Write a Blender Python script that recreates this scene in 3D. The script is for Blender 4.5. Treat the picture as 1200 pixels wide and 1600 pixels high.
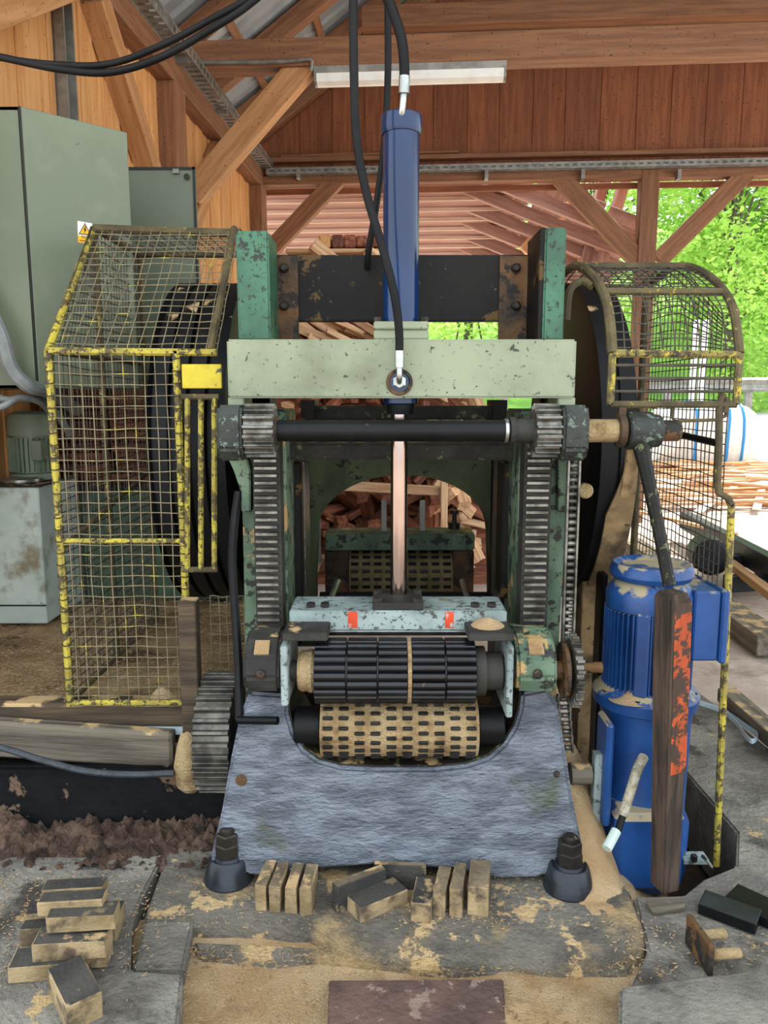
import bpy, bmesh, math, random
from mathutils import Vector, Matrix, noise as mnoise

for o in list(bpy.data.objects):
    bpy.data.objects.remove(o)
SC = bpy.context.scene
COL = SC.collection
random.seed(7)
PI = math.pi

# ------------------------------------------------------------------ camera, world, sun, exposure
F = 1200.0
PITCH = math.atan(180 / 1200)
CP, SP = math.cos(PITCH), math.sin(PITCH)
CAM_Z = 1.5
cam = bpy.data.cameras.new('camera')
cam.sensor_fit = 'VERTICAL'
cam.sensor_height = 36
cam.lens = 36 * F / 1600
cam.clip_end = 300
camo = bpy.data.objects.new('camera', cam)
COL.objects.link(camo)
camo.location = (0, 0, CAM_Z)
camo.rotation_euler = (PI / 2 - PITCH, 0, 0)
SC.camera = camo

w = bpy.data.worlds.new('overcast_sky')
SC.world = w
w.use_nodes = True
bg = w.node_tree.nodes['Background']
bg.inputs[0].default_value = (0.86, 0.94, 1.0, 1)
bg.inputs[1].default_value = 2.05
sun = bpy.data.lights.new('sun', 'SUN')
sun.energy = 8.5
sun.angle = math.radians(12)
sun.color = (1, .95, .86)
suno = bpy.data.objects.new('sun', sun)
COL.objects.link(suno)
suno.rotation_euler = (math.radians(42), 0, math.radians(128))
SC.view_settings.view_transform = 'Standard'
SC.view_settings.look = 'None'
SC.view_settings.gamma = 1
SC.view_settings.use_curve_mapping = False
SC.view_settings.exposure = 0.45


# ------------------------------------------------------------------ measuring helpers
def ray(px, py):
    u = (px - 600) / F
    v = (800 - py) / F
    return u, CP + v * SP, -SP + v * CP


def P(px, py, Y):
    a, b, c = ray(px, py)
    t = Y / b
    return Vector((a * t, Y, CAM_Z + c * t))


def G(px, py, z=0.0):
    a, b, c = ray(px, py)
    t = (z - CAM_Z) / c
    return Vector((a * t, b * t, z))


def X(px, py, Y): return P(px, py, Y).x
def Z(py, Y): return P(600, py, Y).z


# ------------------------------------------------------------------ materials
def lin(h):
    h = h.lstrip('#')
    r = []
    for i in (0, 2, 4):
        c = int(h[i:i + 2], 16) / 255
        r.append(c / 12.92 if c <= .04045 else ((c + .055) / 1.055) ** 2.4)
    return (*r, 1)


MATS = {}


def mat(name, c1, c2=None, sc=5, rough=.6, metal=0., bump=.15, bsc=60, chips=None, chips2=None, dust=0., dustc='#bfa174',
        obj=False, stretch=(1, 1, 1), var=0., band=(.38, .62), speck=0., transl=0., stain=None, spec=.5):
    m = bpy.data.materials.new(name)
    m.use_nodes = True
    nt = m.node_tree
    N, L = nt.nodes, nt.links
    b = N['Principled BSDF']
    b.inputs['Roughness'].default_value = rough
    b.inputs['Metallic'].default_value = metal
    b.inputs['Specular IOR Level'].default_value = spec

    def new(t, **k):
        n = N.new(t)
        for a, v in k.items():
            setattr(n, a, v)
        return n
    geo = new('ShaderNodeNewGeometry')
    if obj:
        tc = new('ShaderNodeTexCoord')
        oi = new('ShaderNodeObjectInfo')
        mul = new('ShaderNodeMath', operation='MULTIPLY')
        mul.inputs[1].default_value = 37
        L.new(oi.outputs['Random'], mul.inputs[0])
        add = new('ShaderNodeVectorMath', operation='ADD')
        L.new(tc.outputs['Object'], add.inputs[0])
        L.new(mul.outputs[0], add.inputs[1])
        src = add.outputs[0]
    else:
        src = geo.outputs['Position']
    mp = new('ShaderNodeMapping')
    mp.inputs['Scale'].default_value = stretch
    L.new(src, mp.inputs['Vector'])

    def noi(scale, det=5, vec=None, ro=.6):
        n = new('ShaderNodeTexNoise')
        n.inputs['Scale'].default_value = scale
        n.inputs['Detail'].default_value = det
        n.inputs['Roughness'].default_value = ro
        L.new(vec or mp.outputs[0], n.inputs['Vector'])
        return n.outputs[0]

    def ramp(fac, a, c):
        r = new('ShaderNodeMapRange', interpolation_type='SMOOTHSTEP')
        r.inputs[1].default_value = a
        r.inputs[2].default_value = c
        L.new(fac, r.inputs[0])
        return r.outputs[0]

    def mix(fac, A, B):
        x = new('ShaderNodeMix', data_type='RGBA')
        L.new(fac, x.inputs[0])
        for s, v in ((6, A), (7, B)):
            if isinstance(v, tuple):
                x.inputs[s].default_value = v
            else:
                L.new(v, x.inputs[s])
        return x.outputs[2]
    col = mix(ramp(noi(sc), *band), lin(c1), lin(c2 or c1))
    if var:
        oi2 = new('ShaderNodeObjectInfo')
        hsv = new('ShaderNodeHueSaturation')
        mr = new('ShaderNodeMapRange')
        mr.inputs[3].default_value = 1 - var
        mr.inputs[4].default_value = 1 + var
        L.new(oi2.outputs['Random'], mr.inputs[0])
        L.new(mr.outputs[0], hsv.inputs['Value'])
        L.new(col, hsv.inputs['Color'])
        col = hsv.outputs[0]
    if stain:
        col = mix(ramp(noi(stain[2], 6, src), stain[1] - .06, stain[1] + .10), col, lin(stain[0]))
    if speck:
        col = mix(ramp(noi(45, 2, src), .70 - speck, .74 - speck), col, lin('#3a2314'))
    for ch in (chips, chips2):
        if ch:
            col = mix(ramp(noi(ch[2], 7, src, .68), ch[1] - .045, ch[1] - .015), col, lin(ch[0]))
    if dust:
        sx = new('ShaderNodeSeparateXYZ')
        L.new(geo.outputs['Normal'], sx.inputs[0])
        up = ramp(sx.outputs[2], -.1, .95)
        nn = noi(9, 7, geo.outputs['Position'])
        ad = new('ShaderNodeMath', operation='MULTIPLY_ADD')
        L.new(up, ad.inputs[0])
        ad.inputs[1].default_value = .26
        L.new(nn, ad.inputs[2])
        fac = ramp(ad.outputs[0], .93 - dust * .40, 1.01 - dust * .40)
        col = mix(fac, col, lin(dustc))
        rr = new('ShaderNodeMix')
        L.new(fac, rr.inputs[0])
        rr.inputs[2].default_value = rough
        rr.inputs[3].default_value = .95
        L.new(rr.outputs[0], b.inputs['Roughness'])
        if metal:
            mm = new('ShaderNodeMix')
            L.new(fac, mm.inputs[0])
            mm.inputs[2].default_value = metal
            mm.inputs[3].default_value = 0
            L.new(mm.outputs[0], b.inputs['Metallic'])
    L.new(col, b.inputs['Base Color'])
    if transl:
        b.inputs['Subsurface Weight'].default_value = 0
        tr = new('ShaderNodeBsdfTranslucent')
        L.new(col, tr.inputs[0])
        ms = new('ShaderNodeMixShader')
        ms.inputs[0].default_value = transl
        L.new(b.outputs[0], ms.inputs[1])
        L.new(tr.outputs[0], ms.inputs[2])
        L.new(ms.outputs[0], N['Material Output'].inputs[0])
    if bump:
        bp = new('ShaderNodeBump')
        bp.inputs['Strength'].default_value = min(1, bump * 2)
        bp.inputs['Distance'].default_value = .01 * bump * 4
        L.new(noi(bsc, 6), bp.inputs['Height'])
        L.new(bp.outputs[0], b.inputs['Normal'])
    MATS[name] = m
    return m


WOODS = (1.2, 16, 16)
mat('wall_wood', '#cf9c64', '#bf864c', sc=1.6, rough=.7, bump=.06, bsc=6, obj=True, stretch=WOODS, var=.10, speck=.01)
mat('gable_wood', '#86502f', '#743f22', sc=1.6, rough=.75, bump=.06, bsc=6, obj=True, stretch=WOODS, var=.14, speck=.05)
mat('beam_wood', '#8a5f40', '#744d32', sc=1.6, rough=.7, bump=.08, bsc=6, obj=True, stretch=WOODS, var=.08, speck=.03)
mat('pale_beam_wood', '#b8895c', '#a47446', sc=1.6, rough=.7, bump=.08, bsc=6, obj=True, stretch=WOODS, var=.08, speck=.02)
mat('red_wood', '#a88377', '#967064', sc=1.6, rough=.75, bump=.06, bsc=6, obj=True, stretch=WOODS, var=.10)
mat('edge_wood', '#dcc4b2', '#cdb09c', sc=1.6, rough=.75, bump=.05, obj=True, stretch=WOODS)
mat('old_timber', '#5b4b38', '#3a3026', sc=1.6, rough=.85, bump=.3, bsc=5, obj=True, stretch=WOODS, dust=.5)
mat('grey_timber', '#786f60', '#544c41', sc=1.6, rough=.85, bump=.3, bsc=5, obj=True, stretch=WOODS, var=.1, dust=.45)
mat('firewood', '#8a5237', '#5e3423', sc=2, rough=.8, bump=.2, bsc=6, obj=True, stretch=WOODS, var=.35)
mat('fresh_board', '#d9b48c', '#b98a62', sc=2, rough=.75, bump=.15, bsc=6, obj=True, stretch=WOODS, var=.25)
mat('block_end', '#ab9470', '#83704f', sc=9, rough=.9, bump=.3, bsc=90, obj=True, var=.18, stain=('#55483a', .54, 11))
mat('block_dark', '#45423d', '#2f2d2b', sc=7, rough=.85, bump=.3, bsc=80, obj=True, var=.2, dust=.2, chips=('#77684f', .64, 9))
mat('block_brown', '#84745b', '#615442', sc=7, rough=.9, bump=.3, bsc=80, obj=True, var=.2, dust=.3)
mat('post_wood', '#5c493b', '#33281f', sc=2.2, rough=.85, bump=.5, bsc=5, stretch=(16, 16, 1.2))
mat('post_orange', '#cf5a28', '#b04a22', sc=2.2, rough=.8, bump=.5, bsc=5, stretch=(16, 16, 1.2), chips=('#4a372a', .545, 36), chips2=('#4a382c', .57, 9))
mat('concrete', '#9a958a', '#76716a', sc=3.5, rough=.92, bump=.6, bsc=45, stain=('#4a4640', .57, 4), chips=('#c7aa7a', .665, 5))
mat('concrete_dusty', '#7f796e', '#5b564e', sc=3.5, rough=.92, bump=.6, bsc=45, stain=('#b39a70', .55, 3.6), chips=('#cfb182', .60, 4.2))
mat('brown_sheet', '#6d5349', '#54403a', sc=5, rough=.8, bump=.5, bsc=22, chips=('#8d776a', .62, 16))
mat('sawdust', '#e6c79c', '#d3ad7e', sc=6, rough=1, bump=.5, bsc=170, stain=('#b58c60', .62, 5))
mat('sawdust_dark', '#cdb084', '#a58862', sc=4, rough=1, bump=.7, bsc=90, stain=('#5f4a36', .56, 3))
mat('dirt', '#866a59', '#5d483c', sc=14, rough=1, bump=.9, bsc=90, stain=('#3c2e26', .56, 9))
mat('pit_dirt', '#5a4739', '#3c2f27', sc=6, rough=1, bump=.8, bsc=40)
mat('yard_ground', '#cfc0b3', '#b3a091', sc=1.3, rough=1, bump=.4, bsc=14, stain=('#8e7b6c', .60, 1.8))
mat('cabinet_paint', '#757e68', '#6d7660', sc=2, rough=.45, bump=.02, bsc=8, chips=('#3e4238', .74, 13), stain=('#787f6a', .62, 6))
mat('cabinet_inner', '#69725f', '#626b58', sc=2, rough=.5, bump=.02)
mat('rubber_seal', '#22241f', rough=.7, bump=0)
mat('tank_paint', '#c4d2ca', '#b2c1b9', sc=3, rough=.5, bump=.05, stain=('#857e66', .58, 4), chips=('#4b4a42', .73, 22), dust=.3)
mat('motor_greygreen', '#87937f', '#737f6c', sc=4, rough=.5, bump=.1, dust=.15)
mat('pale_green', '#8f967b', '#7c8369', sc=3, rough=.5, bump=.12, bsc=30, chips=('#33362a', .66, 60), chips2=('#2e2f28', .69, 12), stain=('#6d7159', .60, 3))
mat('green_post', '#3a6b4f', '#28503a', sc=4, rough=.5, bump=.15, bsc=40, chips=('#1c231d', .615, 55), chips2=('#16201a', .64, 9))
mat('column_green', '#687f66', '#48604b', sc=5, rough=.6, bump=.2, bsc=40, chips=('#272a24', .575, 22), chips2=('#a98a58', .63, 6), dust=.25)
mat('housing_dark', '#30342e', '#20231f', sc=8, rough=.55, bump=.3, bsc=50, chips=('#66786a', .62, 40), dust=.15)
mat('carrier_dark', '#3b3a36', '#2c2b29', sc=8, rough=.6, bump=.2, bsc=50, dust=.22, spec=.2)
mat('black_plate', '#1b1815', '#12100f', sc=4, rough=.55, bump=.15, bsc=30, chips=('#5a4425', .62, 6), chips2=('#57604a', .71, 40), spec=.2)
mat('rust_plate', '#6b4a26', '#3f2e1d', sc=6, rough=.7, bump=.3, bsc=40, chips=('#211c17', .56, 9))
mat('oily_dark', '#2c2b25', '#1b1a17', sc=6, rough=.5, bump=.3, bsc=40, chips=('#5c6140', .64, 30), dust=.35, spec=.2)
mat('arch_green', '#50573c', '#3a402d', sc=5, rough=.6, bump=.2, bsc=40, dust=.3, chips=('#1d1e18', .64, 9), spec=.2)
mat('black_steel', '#191a1c', '#101113', sc=6, rough=.42, metal=.2, bump=.12, bsc=50, dust=.15, spec=.2)
mat('tarred_steel', '#17181b', '#0f1012', sc=6, rough=.55, bump=.2, bsc=30, chips=('#6d5a49', .63, 6), spec=.2)
mat('shaft_black', '#17181a', '#101113', sc=6, rough=.4, bump=.06, bsc=30, chips=('#5b4a33', .72, 14), spec=.2)
mat('worn_steel', '#6f6c64', '#4a4742', sc=14, rough=.38, metal=.65, bump=.15, bsc=50, dust=.06)
mat('tooth_steel', '#86847c', '#55524c', sc=18, rough=.34, metal=.7, bump=.12, bsc=60)
mat('chrome', '#a89791', '#98877f', sc=3, rough=.12, metal=1, bump=0)
mat('zinc', '#b9bcb8', '#9c9f9b', sc=20, rough=.3, metal=.9, bump=.03)
mat('blue_paint', '#1b4f9c', '#15427f', sc=4, rough=.22, bump=.02, chips=('#0d1c33', .72, 40))
mat('cylinder_blue', '#0d2b58', '#0a2349', sc=4, rough=.2, bump=.01, chips=('#0d1c33', .74, 40))
mat('motor_blue', '#1c4a88', '#163b70', sc=5, rough=.4, bump=.06, dust=.55, dustc='#a39678', chips=('#1d2530', .69, 24))
mat('base_casting', '#7d848f', '#5c626c', sc=6, rough=.38, metal=.45, bump=.4, bsc=26, stretch=(1.2, 1.2, 3.2), stain=('#565d4a', .64, 3.2), chips=('#b0966a', .74, 6))
mat('foot_casting', '#3a3f48', '#292d33', sc=6, rough=.33, metal=.45, bump=.15, bsc=24, dust=.10)
mat('nut_steel', '#39332d', '#2a2622', sc=9, rough=.45, metal=.5, bump=.2, bsc=60, dust=.08)
mat('bar_paint', '#97a5a3', '#788684', sc=6, rough=.55, bump=.15, bsc=40, chips=('#494a47', .60, 42), dust=.12, dustc='#77705f')
mat('orange_paint', '#d8461d', '#b83b18', sc=8, rough=.6, bump=.1, chips=('#9aa6a2', .60, 24))
mat('roller_black', '#17191d', '#0f1013', sc=8, rough=.2, metal=.2, bump=.1, bsc=30, chips=('#6b4a30', .74, 12))
mat('roller_dusty', '#cbb084', '#ac8e62', sc=12, rough=1, bump=.5, bsc=120, stain=('#77603f', .60, 12))
mat('rear_tan', '#8f7d58', '#6d5e40', sc=9, rough=.95, bump=.3, bsc=60)
mat('lug_steel', '#2b2b2a', '#1c1c1c', sc=12, rough=.4, metal=.3, bump=.1, dust=.05, spec=.2)
mat('cage_yellow', '#bcab3a', '#97883a', sc=9, rough=.6, bump=.25, bsc=60, chips=('#54492b', .56, 26), chips2=('#2c271c', .62, 60))
mat('bright_yellow', '#d3bd24', '#bfa822', sc=9, rough=.5, bump=.1, chips=('#4a3f22', .63, 26))
mat('cage_dusty', '#64583a', '#483f2b', sc=9, rough=.85, bump=.3, bsc=60, chips=('#9c8f3a', .66, 22))
mat('cage_mixed', '#8f8242', '#64583a', sc=12, rough=.75, bump=.3, bsc=60, chips=('#b9a632', .60, 22), chips2=('#3d3525', .60, 40))
mat('wire', '#83785c', '#685e45', sc=16, rough=.7, metal=.1, bump=0, chips=('#a89a45', .64, 12))
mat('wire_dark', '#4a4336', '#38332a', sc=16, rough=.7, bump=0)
mat('wheel_black', '#1b1c1e', '#121314', sc=4, rough=.5, bump=.1, bsc=20, dust=.3, spec=.2)
mat('wheel_dusty', '#a98c63', '#7d6647', sc=6, rough=.9, bump=.2, bsc=30, stain=('#4a3d2c', .56, 5), chips=('#2c261f', .66, 30))
mat('hose', '#161617', '#0f0f10', sc=9, rough=.55, bump=.05, spec=.2)
mat('conduit_grey', '#8d9290', '#7a7f7d', sc=9, rough=.5, bump=.05)
mat('hose_braid', '#b9b19c', '#958c76', sc=40, rough=.6, bump=.3, bsc=150)
mat('conduit_dark', '#3c4048', '#2f3238', sc=30, rough=.45, bump=.2, bsc=120)
mat('galvanised', '#8f8e87', '#787771', sc=9, rough=.5, metal=.5, bump=.05)
mat('roof_sheet', '#9aa1a6', '#8a9196', sc=3, rough=.5, metal=.25, bump=.03)
mat('lamp_white', '#ecece6', '#e0e0d8', sc=6, rough=.35, bump=0, dust=.05)
mat('sign_white', '#e8e8e2', rough=.5, bump=0)
mat('sign_yellow', '#f2b600', rough=.5, bump=0)
mat('sign_black', '#141414', rough=.5, bump=0)
mat('leaf_light', '#bfdc70', '#98c34f', sc=.9, rough=.6, bump=0, transl=.5)
mat('leaf_mid', '#a0cc58', '#74a63c', sc=.9, rough=.6, bump=0, transl=.5)
mat('bark', '#6a5f52', '#4b4239', sc=6, rough=.9, bump=.4)
mat('hill_grass', '#86b04a', '#5f8a35', sc=.5, rough=1, bump=.5, bsc=4)
mat('asphalt', '#a9aaa8', '#9a9b99', sc=.8, rough=.9, bump=.05)
mat('tarp', '#e6e4df', '#cfcbc4', sc=3, rough=.5, bump=.3, bsc=7)
mat('strap_blue', '#1e86c8', rough=.5, bump=0)
mat('steel_beam', '#26282b', '#1b1c1f', sc=5, rough=.5, bump=.1, dust=.0, dustc='#b7b7b4', spec=.2)
mat('plastic_strip', '#c9dbe6', '#b7ccd9', sc=6, rough=.35, bump=0)
mat('house_green', '#4c6a52', '#3c5642', sc=4, rough=.6, bump=.15, dust=.15)

# ------------------------------------------------------------------ mesh helpers
WORLD0 = {}


def origin_of(o):
    return WORLD0.get(o.name, Vector((0, 0, 0))) if o else Vector((0, 0, 0))


class MB:
    def __init__(s):
        s.v, s.f, s.mi, s.sm = [], [], [], []

    def add(s, vs, fs, mi=0, sm=False):
        o = len(s.v)
        s.v += [Vector(x) for x in vs]
        for f in fs:
            s.f.append(tuple(i + o for i in f))
            s.mi.append(mi)
            s.sm.append(sm)
        return s

    def box(s, a, b, mi=0, R=None, c=None, ch=0.):
        (x0, y0, z0), (x1, y1, z1) = a, b
        if ch:
            bm = bmesh.new()
            vs = [bm.verts.new(p) for p in ((x0, y0, z0), (x1, y0, z0), (x1, y1, z0), (x0, y1, z0), (x0, y0, z1), (x1, y0, z1), (x1, y1, z1), (x0, y1, z1))]
            for f in ((0, 3, 2, 1), (4, 5, 6, 7), (0, 1, 5, 4), (1, 2, 6, 5), (2, 3, 7, 6), (3, 0, 4, 7)):
                bm.faces.new([vs[i] for i in f])
            bmesh.ops.bevel(bm, geom=bm.edges[:], offset=ch, segments=1, affect='EDGES')
            bm.verts.index_update()
            V = [v.co.copy() for v in bm.verts]
            Fs = [tuple(v.index for v in f.verts) for f in bm.faces]
            bm.free()
        else:
            V = [Vector(p) for p in ((x0, y0, z0), (x1, y0, z0), (x1, y1, z0), (x0, y1, z0), (x0, y0, z1), (x1, y0, z1), (x1, y1, z1), (x0, y1, z1))]
            Fs = [(0, 3, 2, 1), (4, 5, 6, 7), (0, 1, 5, 4), (1, 2, 6, 5), (2, 3, 7, 6), (3, 0, 4, 7)]
        if R is not None:
            V = [R @ v for v in V]
        if c is not None:
            V = [v + Vector(c) for v in V]
        return s.add(V, Fs, mi)

    def lathe(s, p0, axis, prof, n=24, mi=0, sm=True, cap=True):
        """prof: list of (distance along axis, radius)"""
        ax = Vector(axis).normalized()
        t = Vector((0, 0, 1)) if abs(ax.z) < .9 else Vector((0, 1, 0))
        e1 = (t - ax * t.dot(ax)).normalized()
        e2 = ax.cross(e1)
        p0 = Vector(p0)
        V, Fs = [], []
        for d, r in prof:
            for k in range(n):
                a = 2 * PI * k / n
                V.append(p0 + ax * d + (e1 * math.cos(a) + e2 * math.sin(a)) * r)
        for i in range(len(prof) - 1):
            for k in range(n):
                k2 = (k + 1) % n
                Fs.append((i * n + k, i * n + k2, (i + 1) * n + k2, (i + 1) * n + k))
        s.add(V, Fs, mi, sm)
        if cap:
            o = len(s.v) - len(V)
            s.f.append(tuple(o + k for k in range(n))[::-1]); s.mi.append(mi); s.sm.append(False)
            o2 = o + (len(prof) - 1) * n
            s.f.append(tuple(o2 + k for k in range(n))); s.mi.append(mi); s.sm.append(False)
        return s

    def cyl(s, p0, p1, r, n=16, mi=0, r1=None, ch=0.):
        p0, p1 = Vector(p0), Vector(p1)
        L = (p1 - p0).length
        r1 = r if r1 is None else r1
        pr = [(0, r), (L, r1)] if not ch else [(0, r - ch), (ch, r), (L - ch, r1), (L, r1 - ch)]
        # duplicate rings keep hard edges
        if ch:
            return s.lathe(p0, p1 - p0, pr, n, mi)
        return s.lathe(p0, p1 - p0, pr, n, mi)

    def tube(s, pts, r, n=8, mi=0, smooth_n=0, closed=False, caps=True):
        pts = [Vector(p) for p in pts]
        if smooth_n:
            pts = catmull(pts, smooth_n)
        rad = r if isinstance(r, (list, tuple)) else [r] * len(pts)
        V, Fs = [], []
        m = len(pts)
        e1 = None
        for i, p in enumerate(pts):
            d = (pts[min(i + 1, m - 1)] - pts[max(i - 1, 0)])
            d = d.normalized() if d.length > 1e-9 else Vector((0, 0, 1))
            if e1 is None:
                t = Vector((0, 0, 1)) if abs(d.z) < .9 else Vector((0, 1, 0))
                e1 = (t - d * t.dot(d)).normalized()
            else:
                e1 = (e1 - d * e1.dot(d)).normalized()
            e2 = d.cross(e1)
            for k in range(n):
                a = 2 * PI * (k + .5) / n
                V.append(p + (e1 * math.cos(a) + e2 * math.sin(a)) * rad[i])
        for i in range(m - 1):
            for k in range(n):
                k2 = (k + 1) % n
                Fs.append((i * n + k, i * n + k2, (i + 1) * n + k2, (i + 1) * n + k))
        if caps:
            Fs.append(tuple(range(n))[::-1])
            Fs.append(tuple((m - 1) * n + k for k in range(n)))
        return s.add(V, Fs, mi, n > 5)

    def prism(s, poly, d0, d1, plane='xz', mi=0, yf=None):
        """extrude 2-D polygon: plane xz along y, yz along x, xy along z; yf(z) shears y"""
        def m3(a, b, d):
            if plane == 'xz':
                return Vector((a, d + (yf(b) if yf else 0), b))
            if plane == 'yz':
                return Vector((d, a, b))
            return Vector((a, b, d))
        n = len(poly)
        V = [m3(a, b, d0) for a, b in poly] + [m3(a, b, d1) for a, b in poly]
        Fs = [tuple(range(n)), tuple(range(2 * n - 1, n - 1, -1))]
        for k in range(n):
            k2 = (k + 1) % n
            Fs.append((k2, k, n + k, n + k2))
        return s.add(V, Fs, mi)

    def build(s, name, material, parent=None, bevel=0., seg=2, recenter=True, kind=None):
        me = bpy.data.meshes.new(name)
        c = Vector((0, 0, 0))
        if recenter and s.v:
            lo = Vector([min(v[i] for v in s.v) for i in range(3)])
            hi = Vector([max(v[i] for v in s.v) for i in range(3)])
            c = (lo + hi) / 2
        me.from_pydata([tuple(v - c) for v in s.v], [], s.f)
        ms = material if isinstance(material, (list, tuple)) else [material]
        for x in ms:
            me.materials.append(MATS[x])
        me.polygons.foreach_set('material_index', s.mi)
        me.polygons.foreach_set('use_smooth', s.sm)
        bm = bmesh.new()
        bm.from_mesh(me)
        bmesh.ops.recalc_face_normals(bm, faces=bm.faces[:])
        if bevel:
            es = [e for e in bm.edges if e.is_manifold and e.calc_face_angle(0) > .5]
            bmesh.ops.bevel(bm, geom=es, offset=bevel, segments=seg, affect='EDGES', clamp_overlap=True)
        # hard edges on smooth lathes
        for e in bm.edges:
            if e.is_manifold and e.calc_face_angle(0) > .55:
                e.smooth = False
        bm.to_mesh(me)
        bm.free()
        me.update()
        o = bpy.data.objects.new(name, me)
        COL.objects.link(o)
        o.location = c - origin_of(parent)
        WORLD0[o.name] = c
        if parent:
            o.parent = parent
        if kind:
            o['kind'] = kind
        return o


def catmull(pts, n):
    out = []
    m = len(pts)
    for i in range(m - 1):
        p0, p1, p2, p3 = pts[max(i - 1, 0)], pts[i], pts[i + 1], pts[min(i + 2, m - 1)]
        for k in range(n):
            t = k / n
            out.append(.5 * ((2 * p1) + (p2 - p0) * t + (2 * p0 - 5 * p1 + 4 * p2 - p3) * t * t + (3 * p1 - p0 - 3 * p2 + p3) * t ** 3))
    out.append(pts[-1])
    return out


def tag(o, label, cat, group=None, kind=None):
    if label: o['label'] = label
    if cat: o['category'] = cat
    if group: o['group'] = group
    if kind: o['kind'] = kind
    elif cat: o['kind'] = 'thing'
    return o


def thing(name, loc, label, cat, group=None):
    o = bpy.data.objects.new(name, None)
    COL.objects.link(o)
    o.location = loc
    o.empty_display_size = .05
    WORLD0[o.name] = Vector(loc)
    return tag(o, label, cat, group)


def structure(name, loc=(0, 0, 0), label=None):
    o = thing(name, loc, label, None)
    o['kind'] = 'structure'
    return o


def place(name, me, parent, loc, rot=None, label=None):
    """a copy that shares mesh data; loc in world space"""
    o = bpy.data.objects.new(name, me)
    COL.objects.link(o)
    o.location = Vector(loc) - origin_of(parent)
    if rot is not None:
        o.rotation_euler = rot.to_euler() if hasattr(rot, 'to_euler') else rot
    WORLD0[o.name] = Vector(loc)
    if parent:
        o.parent = parent
    return o


def frame_along(d, up=Vector((0, 0, 1))):
    x = Vector(d).normalized()
    up = Vector(up)
    if abs(x.dot(up.normalized())) > .98:
        up = Vector((0, 1, 0))
    y = up.cross(x).normalized()
    z = x.cross(y)
    return Matrix((x, y, z)).transposed()


def timber(name, p0, p1, wd, ht, material, parent=None, up=(0, 0, 1), ch=.006, rough=0.):
    """a stick along local x from p0 to p1 (centre line); wd across, ht along up"""
    p0, p1 = Vector(p0), Vector(p1)
    L = (p1 - p0).length
    b = MB()
    b.box((-L / 2, -wd / 2, -ht / 2), (L / 2, wd / 2, ht / 2), ch=min(ch, wd * .2, ht * .2))
    if rough:
        for v in b.v:
            v += Vector((random.uniform(-1, 1), random.uniform(-1, 1), random.uniform(-1, 1))) * rough
    o = b.build(name, material, None, recenter=False)
    c = (p0 + p1) / 2
    o.location = c - origin_of(parent)
    o.rotation_euler = frame_along(p1 - p0, up).to_euler()
    WORLD0[o.name] = c
    if parent:
        o.parent = parent
    return o


def wiremesh(b, S, ns, nt, ss, st, r, jit=0., n=4):
    """wires over the surface S(s,t); ns wires run along t, nt wires run along s"""
    for i in range(ns + 1):
        off = random.uniform(-jit, jit)
        pts = [S(min(1, max(0, i / ns + off * math.sin(PI * k / st))), k / st) for k in range(st + 1)]
        b.tube(pts, r, n)
    for i in range(nt + 1):
        off = random.uniform(-jit, jit)
        pts = [S(k / ss, min(1, max(0, i / nt + off * math.sin(PI * k / ss)))) for k in range(ss + 1)]
        b.tube(pts, r, n)


def quad(a, b_, c, d):
    a, b_, c, d = map(Vector, (a, b_, c, d))
    return lambda s, t: (a * (1 - s) + b_ * s) * (1 - t) + (d * (1 - s) + c * s) * t


def slab(name, pts, z, th, material, parent=None, bevel=.008):
    poly = [(G(x, y, z).x, G(x, y, z).y) for x, y in pts]
    b = MB()
    b.prism(poly, z - th, z, 'xy')
    return b.build(name, material, parent, bevel=bevel, seg=2)


def heightfield(name, x0, x1, y0, y1, nx, ny, fn, material, kind=None, parent=None):
    b = MB()
    V = []
    for j in range(ny + 1):
        for i in range(nx + 1):
            x = x0 + (x1 - x0) * i / nx
            y = y0 + (y1 - y0) * j / ny
            V.append((x, y, fn(x, y)))
    Fs = [(j * (nx + 1) + i, j * (nx + 1) + i + 1, (j + 1) * (nx + 1) + i + 1, (j + 1) * (nx + 1) + i) for j in range(ny) for i in range(nx)]
    b.add(V, Fs, 0, True)
    return b.build(name, material, parent, kind=kind)


def fbm(x, y, z=0., s=1.):
    return mnoise.fractal(Vector((x * s, y * s, z)), 1.0, 2.0, 5)


# ------------------------------------------------------------------ the shed (its own frame, turned 4 degrees against the machine)
TH = math.radians(4)


def PB(px, py, xb=None, yb=None, zb=None):
    a, b_, c = ray(px, py)
    x = a * math.cos(TH) - b_ * math.sin(TH)
    y = a * math.sin(TH) + b_ * math.cos(TH)
    s = xb / x if xb is not None else (yb / y if yb is not None else (zb - CAM_Z) / c)
    return Vector((x * s, y * s, CAM_Z + c * s))


def shed(name, label=None):
    o = structure(name, (0, 0, 0), label)
    o.rotation_euler = (0, 0, -TH)
    return o


WX, WY = -2.2, 9.4            # left wall, back wall
EAVE, SLOPE = 4.36, .72
RX, REAVE = 3.0, 7.6


def roof_z(x): return EAVE + SLOPE * (x + 2.45)


wall_left = shed('wall_left', 'orange vertical plank wall behind the grey-green cabinet')
y, off = 2.3, 0.
while y < WY - .05:
    wd = random.uniform(.17, .22)
    off = -.006 if off > 0 else .005
    timber('plank', (WX - .02 + off, y + wd / 2, .2), (WX - .02 + off, y + wd / 2, 4.2), wd + .008, .03, 'wall_wood', wall_left, up=(1, 0, 0))
    y += wd
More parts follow.
